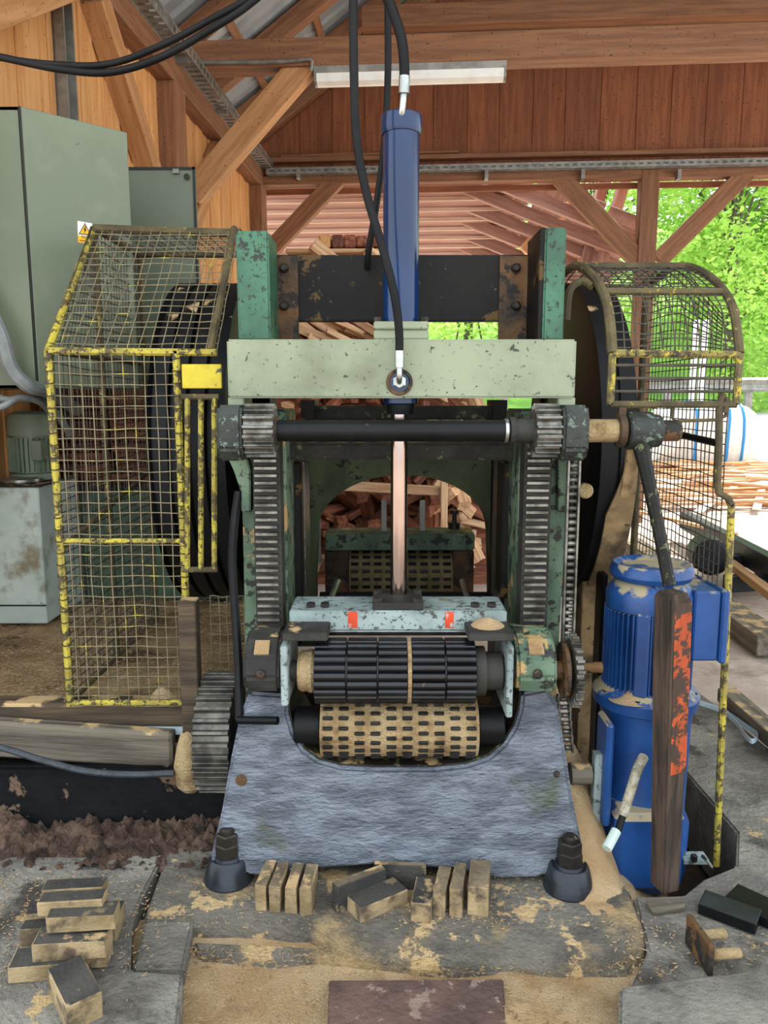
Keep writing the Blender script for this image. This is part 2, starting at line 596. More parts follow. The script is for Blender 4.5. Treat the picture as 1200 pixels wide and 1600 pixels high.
# purlin, posts and braces that stand proud of the planks
timber('wall_plate', (WX + .06, 1.5, 4.05), (WX + .06, WY + .1, 4.05), .16, .26, 'beam_wood', wall_left)
for yy in (2.4, 6.35, 9.3):
    timber('post', (WX + .07, yy, .2), (WX + .07, yy, 3.92), .15, .26, 'beam_wood', wall_left, up=(0, 1, 0))
timber('brace', (WX + .07, 4.98, 3.92), (WX + .07, 6.2, 2.75), .14, .15, 'pale_beam_wood', wall_left, up=(1, 0, 0))
timber('brace', (WX + .07, 7.75, 3.92), (WX + .07, 6.5, 2.75), .14, .15, 'pale_beam_wood', wall_left, up=(1, 0, 0))
timber('brace', (WX + .07, 4.75, 3.90), (WX + .07, 2.6, 2.55), .14, .16, 'pale_beam_wood', wall_left, up=(1, 0, 0))
b = MB()
c0 = PB(107, 90, xb=WX + .06)
b.box((WX, c0.y - .06, .3), (WX + .015, c0.y + .07, 4.3))
b.box((WX, c0.y - .06, .3), (WX + .07, c0.y - .045, 4.3))
b.box((WX, c0.y + .055, .3), (WX + .07, c0.y + .07, 4.3))
b.build('steel_channel', 'galvanised', wall_left)


def cable_tray(p0, p1, parent, wdt, hgt, up=(0, 0, 1)):
    p0, p1 = Vector(p0), Vector(p1)
    R = frame_along(p1 - p0, up)
    L = (p1 - p0).length
    b = MB()
    n = int(L / .09)
    for k in range(n):           # slotted side walls: webs between two flanges
        x = -L / 2 + L * k / n
        for s in (-1, 1):
            b.box((x, s * wdt / 2 - .002, -hgt / 2), (x + L / n * .45, s * wdt / 2 + .002, hgt / 2))
        b.box((x, -wdt / 2, -hgt / 2), (x + L / n * .6, wdt / 2, -hgt / 2 + .003))
    for s in (-1, 1):
        for q in (-1, 1):
            b.box((-L / 2, s * wdt / 2 - .003, q * hgt / 2 - .012), (L / 2, s * wdt / 2 + .003, q * hgt / 2 + .012))
    o = b.build('cable_tray', 'galvanised', None, recenter=False)
    o.location = (p0 + p1) / 2
    o.rotation_euler = R.to_euler()
    o.parent = parent
    return o


cable_tray((WX + .20, 1.5, 4.14), (WX + .20, WY - .1, 4.14), wall_left, .12, .07)
for yy in (5.2, 6.3, 7.4, 8.5):
    MB().box((WX + .12, yy - .03, 4.06), (WX + .24, yy + .03, 4.10)).build('tray_bracket', 'galvanised', wall_left)
b = MB()
b.tube([PB(395, 262, yb=9.15), PB(398, 272, yb=9.15), PB(374, 292, yb=9.15), PB(373, 330, yb=9.15), PB(371, 420, yb=9.15)], .022, 8, smooth_n=6)
b.build('conduit', 'galvanised', wall_left)

# ------------------------------------------------------------------ back wall: gable boards above the opening
wall_back = shed('wall_back', 'red-brown vertical board gable above the open back of the shed')
zl = PB(800, 272, yb=WY).z
x, off = WX, 0.
while x < 7.4:
    wd = random.uniform(.17, .21)
    off = .0 if off > .004 else .010
    top = min(roof_z(x + wd / 2), roof_z(RX) - SLOPE * (x + wd / 2 - RX), 8.2) - .02
    timber('plank', (x + wd / 2, WY + .02 + off, zl), (x + wd / 2, WY + .02 + off, top), wd + .008, .03, 'gable_wood', wall_back, up=(0, 1, 0))
    x += wd
zt, zb_ = PB(800, 268, yb=WY - .1).z, PB(800, 282, yb=WY - .1).z
timber('lintel', (WX - .1, WY - .03, (zt + zb_) / 2), (7.4, WY - .03, (zt + zb_) / 2), .16, abs(zt - zb_), 'beam_wood', wall_back)
zk = PB(800, 246, yb=WY).z
timber('ledge_board', (WX, WY - .05, zk), (7.4, WY - .05, zk), .12, .05, 'beam_wood', wall_back)
timber('shadow_strip', (WX, WY + .10, zb_ - .03), (7.4, WY + .10, zb_ - .03), .03, .07, 'gable_wood', wall_back)  # thin dark board put in as the shadow line under the lintel
cable_tray((WX + .2, WY - .18, PB(800, 261, yb=WY - .18).z), (7.3, WY - .18, PB(800, 261, yb=WY - .18).z), wall_back, .08, .045)
for px in (467, 760, 910, 1060):
    q = PB(px, 272, yb=WY - .17)
    MB().box((q.x - .02, WY - .22, q.z - .06), (q.x + .02, WY - .11, q.z + .04)).build('tray_bracket', 'galvanised', wall_back)
timber('brace', PB(528, 280, yb=WY - .05), PB(422, 392, yb=WY - .05), .12, .19, 'beam_wood', wall_back, up=(0, 0, 1))
timber('post', PB(1014, 268, yb=WY - .02), (PB(1014, 268, yb=WY - .02).x, WY - .02, 0), .2, .2, 'beam_wood', wall_back, up=(0, 1, 0))
timber('brace', PB(870, 272, yb=WY - .04), PB(1000, 410, yb=WY - .04), .12, .2, 'beam_wood', wall_back)
timber('brace', PB(1168, 268, yb=WY - .04), PB(1028, 408, yb=WY - .04), .12, .2, 'beam_wood', wall_back)
timber('post', (6.2, WY, 4.0), (6.2, WY, 0), .2, .2, 'beam_wood', wall_back, up=(0, 1, 0))
for a, c_, hh in ((500, 250, 1.0), (440, 243, .6)):
    q = PB(a, c_, yb=WY - .04)
    timber('loose_batten', (q.x, WY - .08, zk + .04), (q.x + 1.6 * hh, WY - .08, zk + .05), .05, .03, 'beam_wood', wall_back)

# ------------------------------------------------------------------ roof: tie beams, rafters, battens, corrugated sheets
roof = shed('roof', 'grey corrugated roof sheets on wooden rafters and tie beams')
TY = 6.85
z0, z1 = PB(800, 56, yb=TY).z, PB(800, 101, yb=TY).z
timber('tie_beam', (WX - .1, TY, (z0 + z1) / 2), (7.3, TY, (z0 + z1) / 2), .2, z0 - z1, 'beam_wood', roof)
for yy in (3.0,):
    timber('tie_beam', (WX - .1, yy, 4.35), (7.3, yy, 4.35), .2, .24, 'beam_wood', roof)
timber('brace', PB(478, 100, yb=TY), PB(300, 308, yb=TY), .14, .21, 'pale_beam_wood', roof)
q = PB(800, 23, yb=8.4)
timber('collar_beam', (PB(566, 20, yb=8.4).x, 8.4, q.z), (7.3, 8.4, q.z), .16, .2, 'beam_wood', roof)
q = PB(800, 44, yb=9.1)
timber('collar_batten', (PB(566, 44, yb=9.1).x, 9.1, q.z), (7.3, 9.1, q.z), .08, .08, 'beam_wood', roof)
for k, yy in enumerate((1.3, 2.8, 3.9, 5.0, 5.95, 6.85, 7.8, 8.7, 9.3)):
    timber('rafter', (-2.75, yy, roof_z(-2.75) - .10), (RX, yy, roof_z(RX) - .10), .12, .17, 'beam_wood', roof)
    timber('rafter', (RX, yy, roof_z(RX) - .10), (REAVE, yy, roof_z(RX) - .10 - SLOPE * (REAVE - RX)), .12, .17, 'beam_wood', roof)
for k in range(9):
    xx = -2.5 + k * .62
    timber('batten', (xx, 1.1, roof_z(xx) + .005), (xx, 9.5, roof_z(xx) + .005), .08, .045, 'beam_wood', roof, up=(-SLOPE, 0, 1))


def corrugated(y0, y1, x0, x1, zf, name, parent, m='roof_sheet'):
    b = MB()
    n = int((y1 - y0) / .03)
    V, Fs = [], []
    for i in range(n + 1):
        yy = y0 + (y1 - y0) * i / n
        h = .028 * (1 if i % 7 in (0, 1) else -.6)
        for xx in (x0, x1):
            V.append((xx, yy, zf(xx) + .055 + h))
    for i in range(n):
        Fs.append((2 * i, 2 * i + 1, 2 * i + 3, 2 * i + 2))
    b.add(V, Fs, 0, True)
    return b.build(name, m, parent)


yy = 1.0
while yy < 9.6:
    corrugated(yy, min(yy + 1.02, 9.7), -2.85, RX, roof_z, 'roof_sheet', roof)
    corrugated(yy, min(yy + 1.02, 9.7), RX, REAVE + .1, lambda x: roof_z(RX) - SLOPE * (x - RX), 'roof_sheet', roof)
    yy += 1.0
b = MB()
b.tube([PB(280, 97, yb=TY - .12), PB(300, 98, yb=TY - .12), PB(430, 97, yb=TY - .12), PB(482, 93, yb=TY - .12), PB(487, 100, yb=TY - .12), PB(486, 110, yb=TY - .12)], .015, 8, smooth_n=4)
b.build('conduit', 'galvanised', roof)

# fluorescent batten lamp under the tie beam (switched off)
lp = PB(641, 118, yb=TY)
lamp = thing('fluorescent_lamp', Vector((0, 0, 0)), 'long white fluorescent batten lamp under the tie beam', 'lamp')
lamp.rotation_euler = (0, 0, -TH)
xl, xr = PB(491, 110, yb=TY - .05).x, PB(791, 115, yb=TY - .05).x
zt = z1
b = MB()
b.prism([(TY - .09, zt), (TY + .09, zt), (TY + .075, zt - .05), (TY - .075, zt - .05)], xl, xr, 'yz')
b.build('housing', 'galvanised', lamp)
b = MB()
prof = [(TY - .075, zt - .05), (TY + .075, zt - .05), (TY + .06, zt - .11), (TY + .02, zt - .13), (TY - .02, zt - .13), (TY - .06, zt - .11)]
b.prism(prof, xl + .02, xr - .02, 'yz')
b.build('diffuser', 'lamp_white', lamp)
for xx in (xl, xr - .02):
    b = MB()
    b.prism([(a, c) for a, c in prof], xx, xx + .02, 'yz')
    b.build('end_cap', 'galvanised', lamp)

# ------------------------------------------------------------------ lean-to roof beyond the open back
lean = shed('lean_to_roof', 'reddish board ceiling of the lean-to beyond the back opening')
LZ0 = 4.15


def lean_z(yy): return LZ0 - .22 * (yy - WY)


y = WY + .15
k = 0
while y < 12.7:
    timber('board', (-4, y + .14, lean_z(y + .14)), (.9 + .02 * k, y + .14, lean_z(y + .14)), .272, .03, 'red_wood', lean, up=(0, .22, 1))
    if k % 1 == 0:
        timber('batten', (-4, y, lean_z(y) - .05), (.9, y, lean_z(y) - .05), .022, .045, 'edge_wood', lean, up=(0, .22, 1))
    y += .28
    k += 1
for k in range(8):               # the hip to the right: rafters falling to the right
    yy = WY + .25 + k * .42
    zz = lean_z(yy) + .1
    timber('rafter', (.2, yy, zz), (2.5 - .06 * k, yy, zz - .40 * (2.3 - .06 * k)), .10, .14, 'red_wood', lean)
for k in range(5):
    xx = .5 + k * .42
    zz = LZ0 + .28 - .40 * (xx - .2)
    timber('board', (xx, WY + .2, zz - .0), (xx, 12.9, zz - .22 * (12.9 - WY) * .98), .40, .025, 'red_wood', lean, up=(.40, 0, 1))
timber('beam', PB(640, 371, yb=12.4), PB(830, 369, yb=12.4), .15, .2, 'red_wood', lean)
timber('brace', PB(652, 305, yb=12.0), PB(720, 395, yb=12.0), .1, .16, 'red_wood', lean)
timber('brace', PB(760, 290, yb=11.2), PB(850, 420, yb=11.2), .12, .2, 'red_wood', lean)
timber('brace', PB(905, 300, yb=10.6), PB(820, 395, yb=10.6), .12, .2, 'fresh_board', lean)
timber('post', PB(895, 325, yb=10.8), PB(918, 470, yb=10.8), .08, .14, 'fresh_board', lean, up=(0, 1, 0))
timber('post', PB(942, 285, yb=10.4), PB(900, 480, yb=10.4), .12, .22, 'red_wood', lean, up=(0, 1, 0))
timber('post', PB(975, 285, yb=10.2), PB(920, 480, yb=10.2), .12, .22, 'red_wood', lean, up=(0, 1, 0))

# ------------------------------------------------------------------ ground, pit, slabs
ground = structure('ground', (0, 0, 0), 'pale sawdust-covered yard around the shed')
g = MB()
for (x0, x1, y0, y1) in ((-60, 60, 2.95, 120), (-60, -2.3, -12, 2.95), (2.4, 60, -12, 2.95), (-2.3, 2.4, -12, .6)):
    g.add([(x0, y0, -.03), (x1, y0, -.03), (x1, y1, -.03), (x0, y1, -.03)], [(0, 1, 2, 3)])
g.build('yard', 'yard_ground', ground, recenter=False)
b = MB()
b.add([(-2.3, .6, -.32), (2.4, .6, -.32), (2.4, 2.95, -.32), (-2.3, 2.95, -.32)], [(0, 1, 2, 3)])
for (a, c_) in (((-2.3, 2.95), (2.4, 2.95)), ((2.4, .6), (2.4, 2.95)), ((-2.3, .6), (-2.3, 2.95)), ((-2.3, .6), (2.4, .6))):
    b.add([(a[0], a[1], -.32), (c_[0], c_[1], -.32), (c_[0], c_[1], -.03), (a[0], a[1], -.03)], [(0, 1, 2, 3)])
b.build('pit_floor', 'pit_dirt', ground, recenter=False)
# lower sawdust bed in front
saw = heightfield('sawdust', -.75, .85, .65, 2.10, 90, 80, lambda x, y: -.062 + .022 * fbm(x, y, 1.3, 3.0) + .018 * max(0, fbm(x, y, 5, 1.6)), 'sawdust')
tag(saw, 'bed of yellow sawdust in front of the saw foot', 'sawdust', kind='stuff')
floor = structure('floor', (0, 0, 0), 'worn grey slab floor in front of the saw')
slab('slab', [(-200, 1335), (120, 1338), (256, 1334), (222, 1400), (206, 1440), (204, 1515), (286, 1520), (262, 1760), (-200, 1760)], 0, .3, 'concrete', floor)
slab('slab', [(264, 1326), (420, 1300), (930, 1300), (985, 1395), (1002, 1440), (1008, 1478), (860, 1500), (700, 1480), (560, 1478), (480, 1440), (400, 1432), (225, 1434)], .004, .3, 'concrete_dusty', floor)
slab('slab', [(226, 1438), (302, 1436), (287, 1510), (207, 1512)], -.012, .28, 'concrete', floor)
slab('slab', [(300, 1470), (560, 1482), (860, 1506), (1000, 1484), (985, 1520), (800, 1520), (500, 1500), (310, 1490)], -.045, .25, 'concrete_dusty', floor)
slab('slab', [(1090, 1078), (1400, 1330), (1400, 1780), (965, 1780), (975, 1560), (1012, 1485), (990, 1400), (1068, 1398), (1100, 1372), (1150, 1352), (1152, 1300), (1062, 1195), (1062, 1100)], .0, .3, 'concrete', floor)
slab('slab', [(968, 1540), (1200, 1512), (1400, 1520), (1400, 1790), (960, 1790)], .022, .3, 'concrete', floor)
slab('brown_sheet', [(514, 1531), (786, 1529), (806, 1760), (506, 1760)], -.03, .02, 'brown_sheet', floor, bevel=.003)

# raised sawdust floor at the left, held by timbers
lf = heightfield('floor_left', -2.1, -.42, 2.72, 5.4, 70, 80, lambda x, y: .385 + .03 * fbm(x, y, 0, 1.7) + .012 * fbm(x, y, 3, 9), 'sawdust_dark')
tag(lf, 'raised sawdust-strewn floor under the grey tank', None, kind='structure')
dirt = heightfield('dirt', -2.0, -.50, 2.26, 2.515, 260, 60, lambda x, y: -.015 + .15 * max(0, (y - 2.3)) + .035 * fbm(x, y, 0, 4) + .05 * abs(fbm(x, y, 7, 16)) + .012 * fbm(x, y, 2, 45), 'dirt')
tag(dirt, 'lumpy brown dirt in the trench below the black beam', 'dirt', kind='stuff')
sd = heightfield('sawdust', .50, .98, 2.04, 2.62, 70, 70, lambda x, y: -.05 + .36 * max(0, 1 - ((x - .60) / .16) ** 2) * min(1, max(0, (y - 2.10) / .36)) + .05 * max(0, 1 - ((x - .62) / .2) ** 2) + .018 * fbm(x, y, 3, 9) - .8 * max(0, x - .78), 'sawdust')
tag(sd, 'sawdust heap between the saw base and the blue gearmotor', 'sawdust', kind='stuff')

# ------------------------------------------------------------------ the frame saw
saw_root = thing('frame_saw', (0.05, 2.5, 0), 'large green and black gang saw with toothed feed rollers and blue cylinder', 'machine')


def part(b, name, m, parent=None, **k):
    return b.build(name, m, parent or saw_root, **k)


def pxbox(x0, y0, x1, y1, Y0, Y1, ch=0.):
    """box whose front face covers the measured rectangle at depth Y0 and runs back to Y1"""
    a, c = P(x0, (y0 + y1) / 2, Y0), P(x1, (y0 + y1) / 2, Y0)
    return MB().box((a.x, Y0, Z(y1, Y0)), (c.x, Y1, Z(y0, Y0)), ch=ch)


YB = 2.33
CX = P(626, 560, 2.42).x
# crossbeam with flange plates
part(pxbox(355, 530, 900, 622, YB, YB + .20), 'crossbeam', 'pale_green', bevel=.006)
part(pxbox(584, 515, 670, 530, YB + .03, YB + .19), 'flange_plate', 'pale_green', bevel=.003)
part(pxbox(584, 502, 670, 514, YB + .02, YB + .19), 'flange_plate', 'pale_green', bevel=.003)
for px in (590, 664):
    q = P(px, 502, YB + .06)
    part(MB().lathe(q - Vector((0, 0, .002)), (0, 0, 1), [(0, .012), (.014, .012)], 6, sm=False), 'flange_bolt', 'nut_steel')
for x0, x1 in ((356, 381), (872, 899)):
    part(pxbox(x0, 620, x1, 634, YB + .01, YB + .16), 'beam_foot', 'pale_green', bevel=.003)
# posts
part(pxbox(370, 360, 421, 532, 2.44, 2.63), 'post', 'green_post', bevel=.006)
part(pxbox(850, 355, 883, 532, 2.44, 2.66), 'post', 'green_post', bevel=.006)
part(pxbox(842, 356, 851, 532, 2.45, 2.66), 'post_strip', 'black_plate', bevel=.002)
# dark plate between the posts and its rusty ends
part(pxbox(432, 398, 826, 502, 2.66, 2.70), 'tie_plate', 'black_plate', bevel=.004)
for x0, x1, bx in ((432, 466, 444), (780, 826, 806)):
    pl = part(pxbox(x0, 400, x1, 532, 2.648, 2.66), 'end_plate', 'rust_plate')
    for py in (419, 478):
        MB().lathe(P(bx, py, 2.648), (0, -1, 0), [(0, .016), (.012, .015), (.018, .009)], 12).build('bolt', 'nut_steel', pl)

# hydraulic cylinder: barrel, cap, port, rod
zc0, zc1 = Z(632, 2.42), Z(208, 2.42)
c2 = Vector((CX, 2.42, 0))
cyl = part(MB().lathe((CX, 2.42, zc0), (0, 0, 1), [(0, .048), (.004, .054), (zc1 - zc0, .054)], 40), 'cylinder_barrel', 'cylinder_blue')
zt = Z(180, 2.42)
b = MB().lathe((CX, 2.42, zc1 - .005), (0, 0, 1), [(0, .057), (.01, .061), (zt - zc1, .061), (zt - zc1 + .004, .056)], 40)
b.build('cylinder_cap', 'cylinder_blue', cyl)
b = MB().lathe((CX, 2.42, zc0 - .03), (0, 0, 1), [(0, .040), (.03, .044)], 32)
b.build('gland', 'black_steel', cyl)
zr = Z(941, 2.41)
part(MB().lathe((CX - .004, 2.42, zr), (0, 0, 1), [(0, .0265), (zc0 - zr, .0265)], 32), 'piston_rod', 'chrome')
part(MB().lathe((CX - .004, 2.42, zr), (0, 0, 1), [(0, .030), (.012, .030)], 32), 'rod_collar', 'nut_steel')
q = P(624, 597, YB)
b = MB()
ring = [q + Vector((math.cos(a) * .034, -.004, math.sin(a) * .034)) for a in [2 * PI * k / 28 for k in range(29)]]
b.tube(ring, .006, 8, caps=False)
part(b, 'port_rim', 'rust_plate')
part(MB().lathe(q + Vector((0, .0, 0)), (0, -1, 0), [(0, .032), (.003, .032)], 28), 'port_recess', 'cylinder_blue')
part(MB().lathe(q + Vector((0, .0, 0)), (0, -1, 0), [(0, .021), (.014, .021), (.016, .017)], 6, sm=False), 'port_nut', 'zinc')

# shaft with bearings, pinions, sleeves
SY = 2.27
zs = Z(673, SY)
xa, xb = X(428, 673, SY), X(836, 673, SY)
part(MB().cyl((xa, SY, zs), (xb, SY, zs), .0315, 28), 'shaft', 'shaft_black')
b = MB()
b.cyl((X(788, 673, SY), SY, zs), (X(793, 673, SY), SY, zs), .036, 24)
part(b, 'shaft_ring', 'zinc')
b = MB()
b.cyl((X(796, 673, SY), SY, zs), (X(803, 673, SY), SY, zs), .041, 20)
b.cyl((X(803, 673, SY), SY, zs), (X(834, 673, SY), SY, zs), .035, 20)
part(b, 'shaft_sleeve', 'carrier_dark')


def gear(b, p, ax_len, r, n, depth, n_hub=None):
    """spur gear along +x from p"""
    poly = []
    for k in range(n):
        a = 2 * PI * k / n
        s = 2 * PI / n
        for da, rr in ((-.42, r - depth), (-.24, r - depth), (-.15, r), (.15, r), (.24, r - depth)):
            poly.append((p.y + math.cos(a + da * s) * rr, p.z + math.sin(a + da * s) * rr))
    b.prism(poly, p.x, p.x + ax_len, 'yz')


for x0, x1 in ((385, 431), (833, 871)):
    b = MB()
    gear(b, Vector((X(x0, 673, SY), SY, zs)), X(x1, 673, SY) - X(x0, 673, SY), .080, 17, .016)
    part(b, 'pinion', 'tooth_steel', bevel=.0015, seg=1)
b = MB()
b.cyl((X(426, 673, SY), SY, zs), (X(434, 673, SY), SY, zs), .043, 20)
part(b, 'shaft_collar', 'rust_plate')
for x0, x1, s in ((346, 384, 1), (872, 911, -1)):
    X0, X1 = X(x0, 673, SY), X(x1, 673, SY)
    b = MB()
    oct_ = [(SY - .075, zs + .035), (SY - .055, zs + .075), (SY + .2, zs + .075), (SY + .2, zs - .09), (SY - .05, zs - .085), (SY - .075, zs - .05)]
    b.prism(oct_, X0, X1, 'yz')
    part(b, 'bearing_housing', 'housing_dark', bevel=.008)
    # web that runs from the housing into the column
    if s == 1:
        pl = [(352, 705), (384, 705), (392, 735), (392, 800), (378, 800), (376, 765), (366, 735)]
    else:
        pl = [(872, 705), (906, 705), (900, 740), (890, 800), (872, 800)]
    b = MB()
    b.prism([(P(a, c, 2.42).x, P(a, c, 2.42).z) for a, c in pl], 2.41, 2.50, 'xz')
    part(b, 'bearing_web', 'column_green', bevel=.004)
# the shaft runs on to the right: dusty sleeve, flange and lever clamp
part(MB().cyl((X(910, 673, SY), SY, zs), (X(968, 673, SY), SY, zs), .034, 24), 'dusty_sleeve', 'roller_dusty')
b = MB()
b.lathe((X(963, 673, SY), SY, zs), (1, 0, 0), [(0, .045), (.003, .050), (.020, .050), (.024, .044)], 24)
b.box((X(964, 673, SY), SY - .015, zs + .04), (X(975, 673, SY), SY + .015, zs + .068))
part(b, 'sleeve_flange', 'rust_plate')
b = MB()
b.lathe((X(978, 673, SY), SY, zs), (1, 0, 0), [(0, .050), (.004, .056), (.07, .056), (.075, .05), (.095, .048), (.1, .042)], 24)
part(b, 'lever_clamp', 'housing_dark')
part(MB().lathe((X(1026, 673, SY), SY, zs), (1, 0, 0), [(0, .031), (.062, .031), (.067, .027)], 20), 'shaft_stub', 'rust_plate')
# lever rod and forked stay
zl0 = P(1046, 915, 2.13)
b = MB()
b.tube([P(1000, 690, SY - .02), P(1012, 745, SY - .045), P(1030, 830, 2.18), zl0], [.026, .021, .019, .019], 10)
part(b, 'lever_rod', 'oily_dark')
b = MB()
b.tube([P(992, 692, SY), P(985, 735, SY + .02), P(975, 775, SY + .05)], [.022, .019, .014], 8)
part(b, 'lever_stay', 'wheel_dusty')

# columns with gear racks
for side in (-1, 1):
    if side < 0:
        poly = [(352, 640), (446, 640), (452, 1100), (446, 1140), (384, 1140), (383, 1000), (378, 780)]
        rx0, rx1 = 402, 436
    else:
        poly = [(812, 640), (900, 640), (886, 790), (874, 1000), (868, 1140), (815, 1140), (806, 1100)]
        rx0, rx1 = 818, 852
    b = MB()
    b.prism([(P(a, c, 2.46).x, P(a, c, 2.46).z) for a, c in poly], 2.46, 2.74, 'xz')
    part(b, 'column', 'column_green', bevel=.006)
    # rack: flat bar and separate teeth
    top, bot = Z(690, 2.40), Z(992, 2.40)
    xc = (X(rx0, 850, 2.40) + X(rx1, 850, 2.40)) / 2
    wd = X(rx1, 850, 2.40) - X(rx0, 850, 2.40)
    rk = part(MB().box((xc - wd / 2 - .006, 2.385, bot - .02), (xc + wd / 2 + .010, 2.47, top)), 'rack', 'carrier_dark')
    nt = 27
    pitch = (top - bot) / nt
    tb = MB()
    h = pitch
    tb.prism([(.0, -h * .36), (-.016, -h * .17), (-.016, h * .17), (0, h * .36)], -wd / 2, wd / 2, 'yz')
    tm = tb.build('tooth', 'tooth_steel', rk, recenter=False)
    tm.location = Vector((xc, 2.386, top - pitch * .5)) - origin_of(rk)
    for k in range(1, nt):
        place('tooth', tm.data, rk, (xc + random.uniform(-.001, .001), 2.386, top - pitch * (k + .5)))

# dark sash guides, centre beams and the arched rear frame
for x0, x1, m in ((437, 472, 'black_plate'), (784, 818, 'black_plate')):
    part(pxbox(x0, 722, x1, 935, 2.66, 2.80, ch=.006), 'sash_guide', m)
for x0, x1 in ((473, 477), (780, 784)):
    part(pxbox(x0, 722, x1, 945, 2.72, 2.9), 'guide_strip', 'worn_steel')
for px, py in ((446, 768), (806, 768)):
    q = P(px, py, 2.66)
    b = MB().lathe(q + Vector((0, .002, 0)), (0, -1, 0), [(0, .026), (.01, .024), (.012, .012), (.022, .011)], 14)
    part(b, 'guide_bolt', 'rust_plate')
part(pxbox(434, 692, 822, 719, 2.56, 2.66), 'lower_yoke', 'oily_dark', bevel=.008)
part(pxbox(470, 634, 790, 656, 2.95, 3.05), 'upper_yoke', 'oily_dark', bevel=.006)
for x0, x1 in ((470, 492), (770, 792)):
    part(pxbox(x0, 625, x1, 700, 2.92, 3.1), 'inner_upright', 'black_plate')
YA = 3.25
out = [(430, 700), (830, 700), (830, 1010), (430, 1010)]
arch = []
ax0, ax1, aty = 495, 764, 742
for k in range(0, 25):
    a = PI * k / 24
    arch.append(((ax0 + ax1) / 2 + (ax1 - ax0) / 2 * math.cos(a), 832 - (832 - aty) * math.sin(a)))
poly = [(430, 1010), (430, 690), (830, 690), (830, 1010), (766, 1010), (766, 900)] + arch + [(493, 900), (493, 1010)]
b = MB()
b.prism([(P(a, c, YA).x, P(a, c, YA).z) for a, c in poly], YA, YA + .12, 'xz')
part(b, 'rear_frame', 'arch_green')
for xx in (-.40, .47):
    part(MB().box((xx - .015, 2.74, .30), (xx + .015, YA, 1.32)), 'side_wall', 'black_plate')
part(MB().box((-.42, 2.55, .05), (.48, 3.4, .32)), 'lower_body', 'black_plate')

# press bar under the piston rod
PBY = 2.29
bar = part(pxbox(452, 955, 792, 985, PBY, 2.47), 'press_bar', 'bar_paint', bevel=.004)
zb1 = Z(955, PBY)
b = MB().box((X(582, 955, PBY), PBY + .01, zb1), (X(662, 955, PBY), 2.47, zb1 + .022), ch=.003)
b.build('rod_pad', 'carrier_dark', bar)
for px, dy in ((486, .05), (508, .05), (742, .05), (768, .05), (590, .03), (652, .03), (590, .13), (652, .13)):
    zz = zb1 + (.022 if 580 < px < 665 else 0)
    b = MB().lathe((X(px, 950, PBY + dy), PBY + dy, zz), (0, 0, 1), [(0, .015), (.012, .015), (.014, .012)], 6, sm=False)
    b.build('bolt', 'nut_steel', bar)
for px, wpx in ((551, 15), (702, 13)):
    q0, q1 = P(px - wpx / 2, 956, PBY), P(px + wpx / 2, 981, PBY)
    MB().box((q0.x, PBY - .0015, q1.z), (q1.x, PBY + .001, q0.z)).build('paint_mark', 'orange_paint', bar)
for x0, x1 in ((455, 510), (730, 785)):
    q0 = P((x0 + x1) / 2, 984, PBY)
    b = MB().lathe(q0 + Vector((0, .01, -.002)), (0, -1, 0), [(0, .048), (.014, .046)], 24)
part(MB().cyl((X(505, 992, 2.32), 2.36, Z(992, 2.32)), (X(740, 992, 2.32), 2.36, Z(992, 2.32)), .014, 14), 'press_pipe', 'zinc')

# upper feed roller in its fork
RY = 2.24
zr0 = Z(1057, RY - .05)
RR = .100
x0, x1 = X(490, 1057, RY - .08), X(745, 1057, RY - .08)
roller = part(MB().cyl((x0, RY, zr0), (x1, RY, zr0), RR - .014, 40), 'upper_feed_roller', 'roller_black')
edges = [490, 541, 590, 638, 643, 697, 745]
segs = [(490, 540), (542, 589), (591, 637), (644, 696), (698, 745)]
NR = 22
for a, c in segs:
    xa_, xb_ = X(a, 1057, RY - .08), X(c, 1057, RY - .08)
    b = MB()
    w2 = 2 * PI * RR / NR * .48
    b.prism([(-w2, -.012), (-w2, .0), (-w2 * .75, .0085), (-w2 * .3, .0130), (w2 * .3, .0130), (w2 * .75, .0085), (w2, .0), (w2, -.012)], -(xb_ - xa_) / 2, (xb_ - xa_) / 2, 'yz')
    first = None
    for k in range(NR):
        ang = 2 * PI * (k + random.uniform(-.08, .08)) / NR
        R = Matrix.Rotation(ang, 3, 'X')
        pos = Vector(((xa_ + xb_) / 2, RY, zr0)) + R @ Vector((0, 0, RR - .0135))
        if first is None:
            o = b.build('rib', 'roller_black', roller, recenter=False, bevel=.002, seg=1)
            first = o.data
            o.location = pos - origin_of(roller)
            o.rotation_euler = R.to_euler()
        else:
            place('rib', first, roller, pos, R)
b = MB().cyl((X(637.5, 1057, RY - .08), RY, zr0), (X(643.5, 1057, RY - .08), RY, zr0), RR - .004, 36)
b.build('dust_ring', 'roller_dusty', roller)
b = MB()
b.lathe((X(464, 1057, RY - .05), RY, zr0), (1, 0, 0), [(0, .055), (.01, .062), (.055, .062)], 28)
b.lathe((X(487, 1057, RY - .05), RY, zr0), (-1, 0, 0), [(0, .066), (.012, .066)], 28)
b.build('hub', 'roller_dusty', roller)
b = MB()
b.lathe((X(744, 1057, RY - .05), RY, zr0), (1, 0, 0), [(0, .075), (.030, .075), (.032, .058), (.08, .058), (.084, .05)], 28)
b.build('hub', 'carrier_dark', roller)
part(MB().cyl((X(395, 1057, RY), RY, zr0), (X(868, 1057, RY), RY, zr0), .03, 20), 'roller_axle', 'carrier_dark')
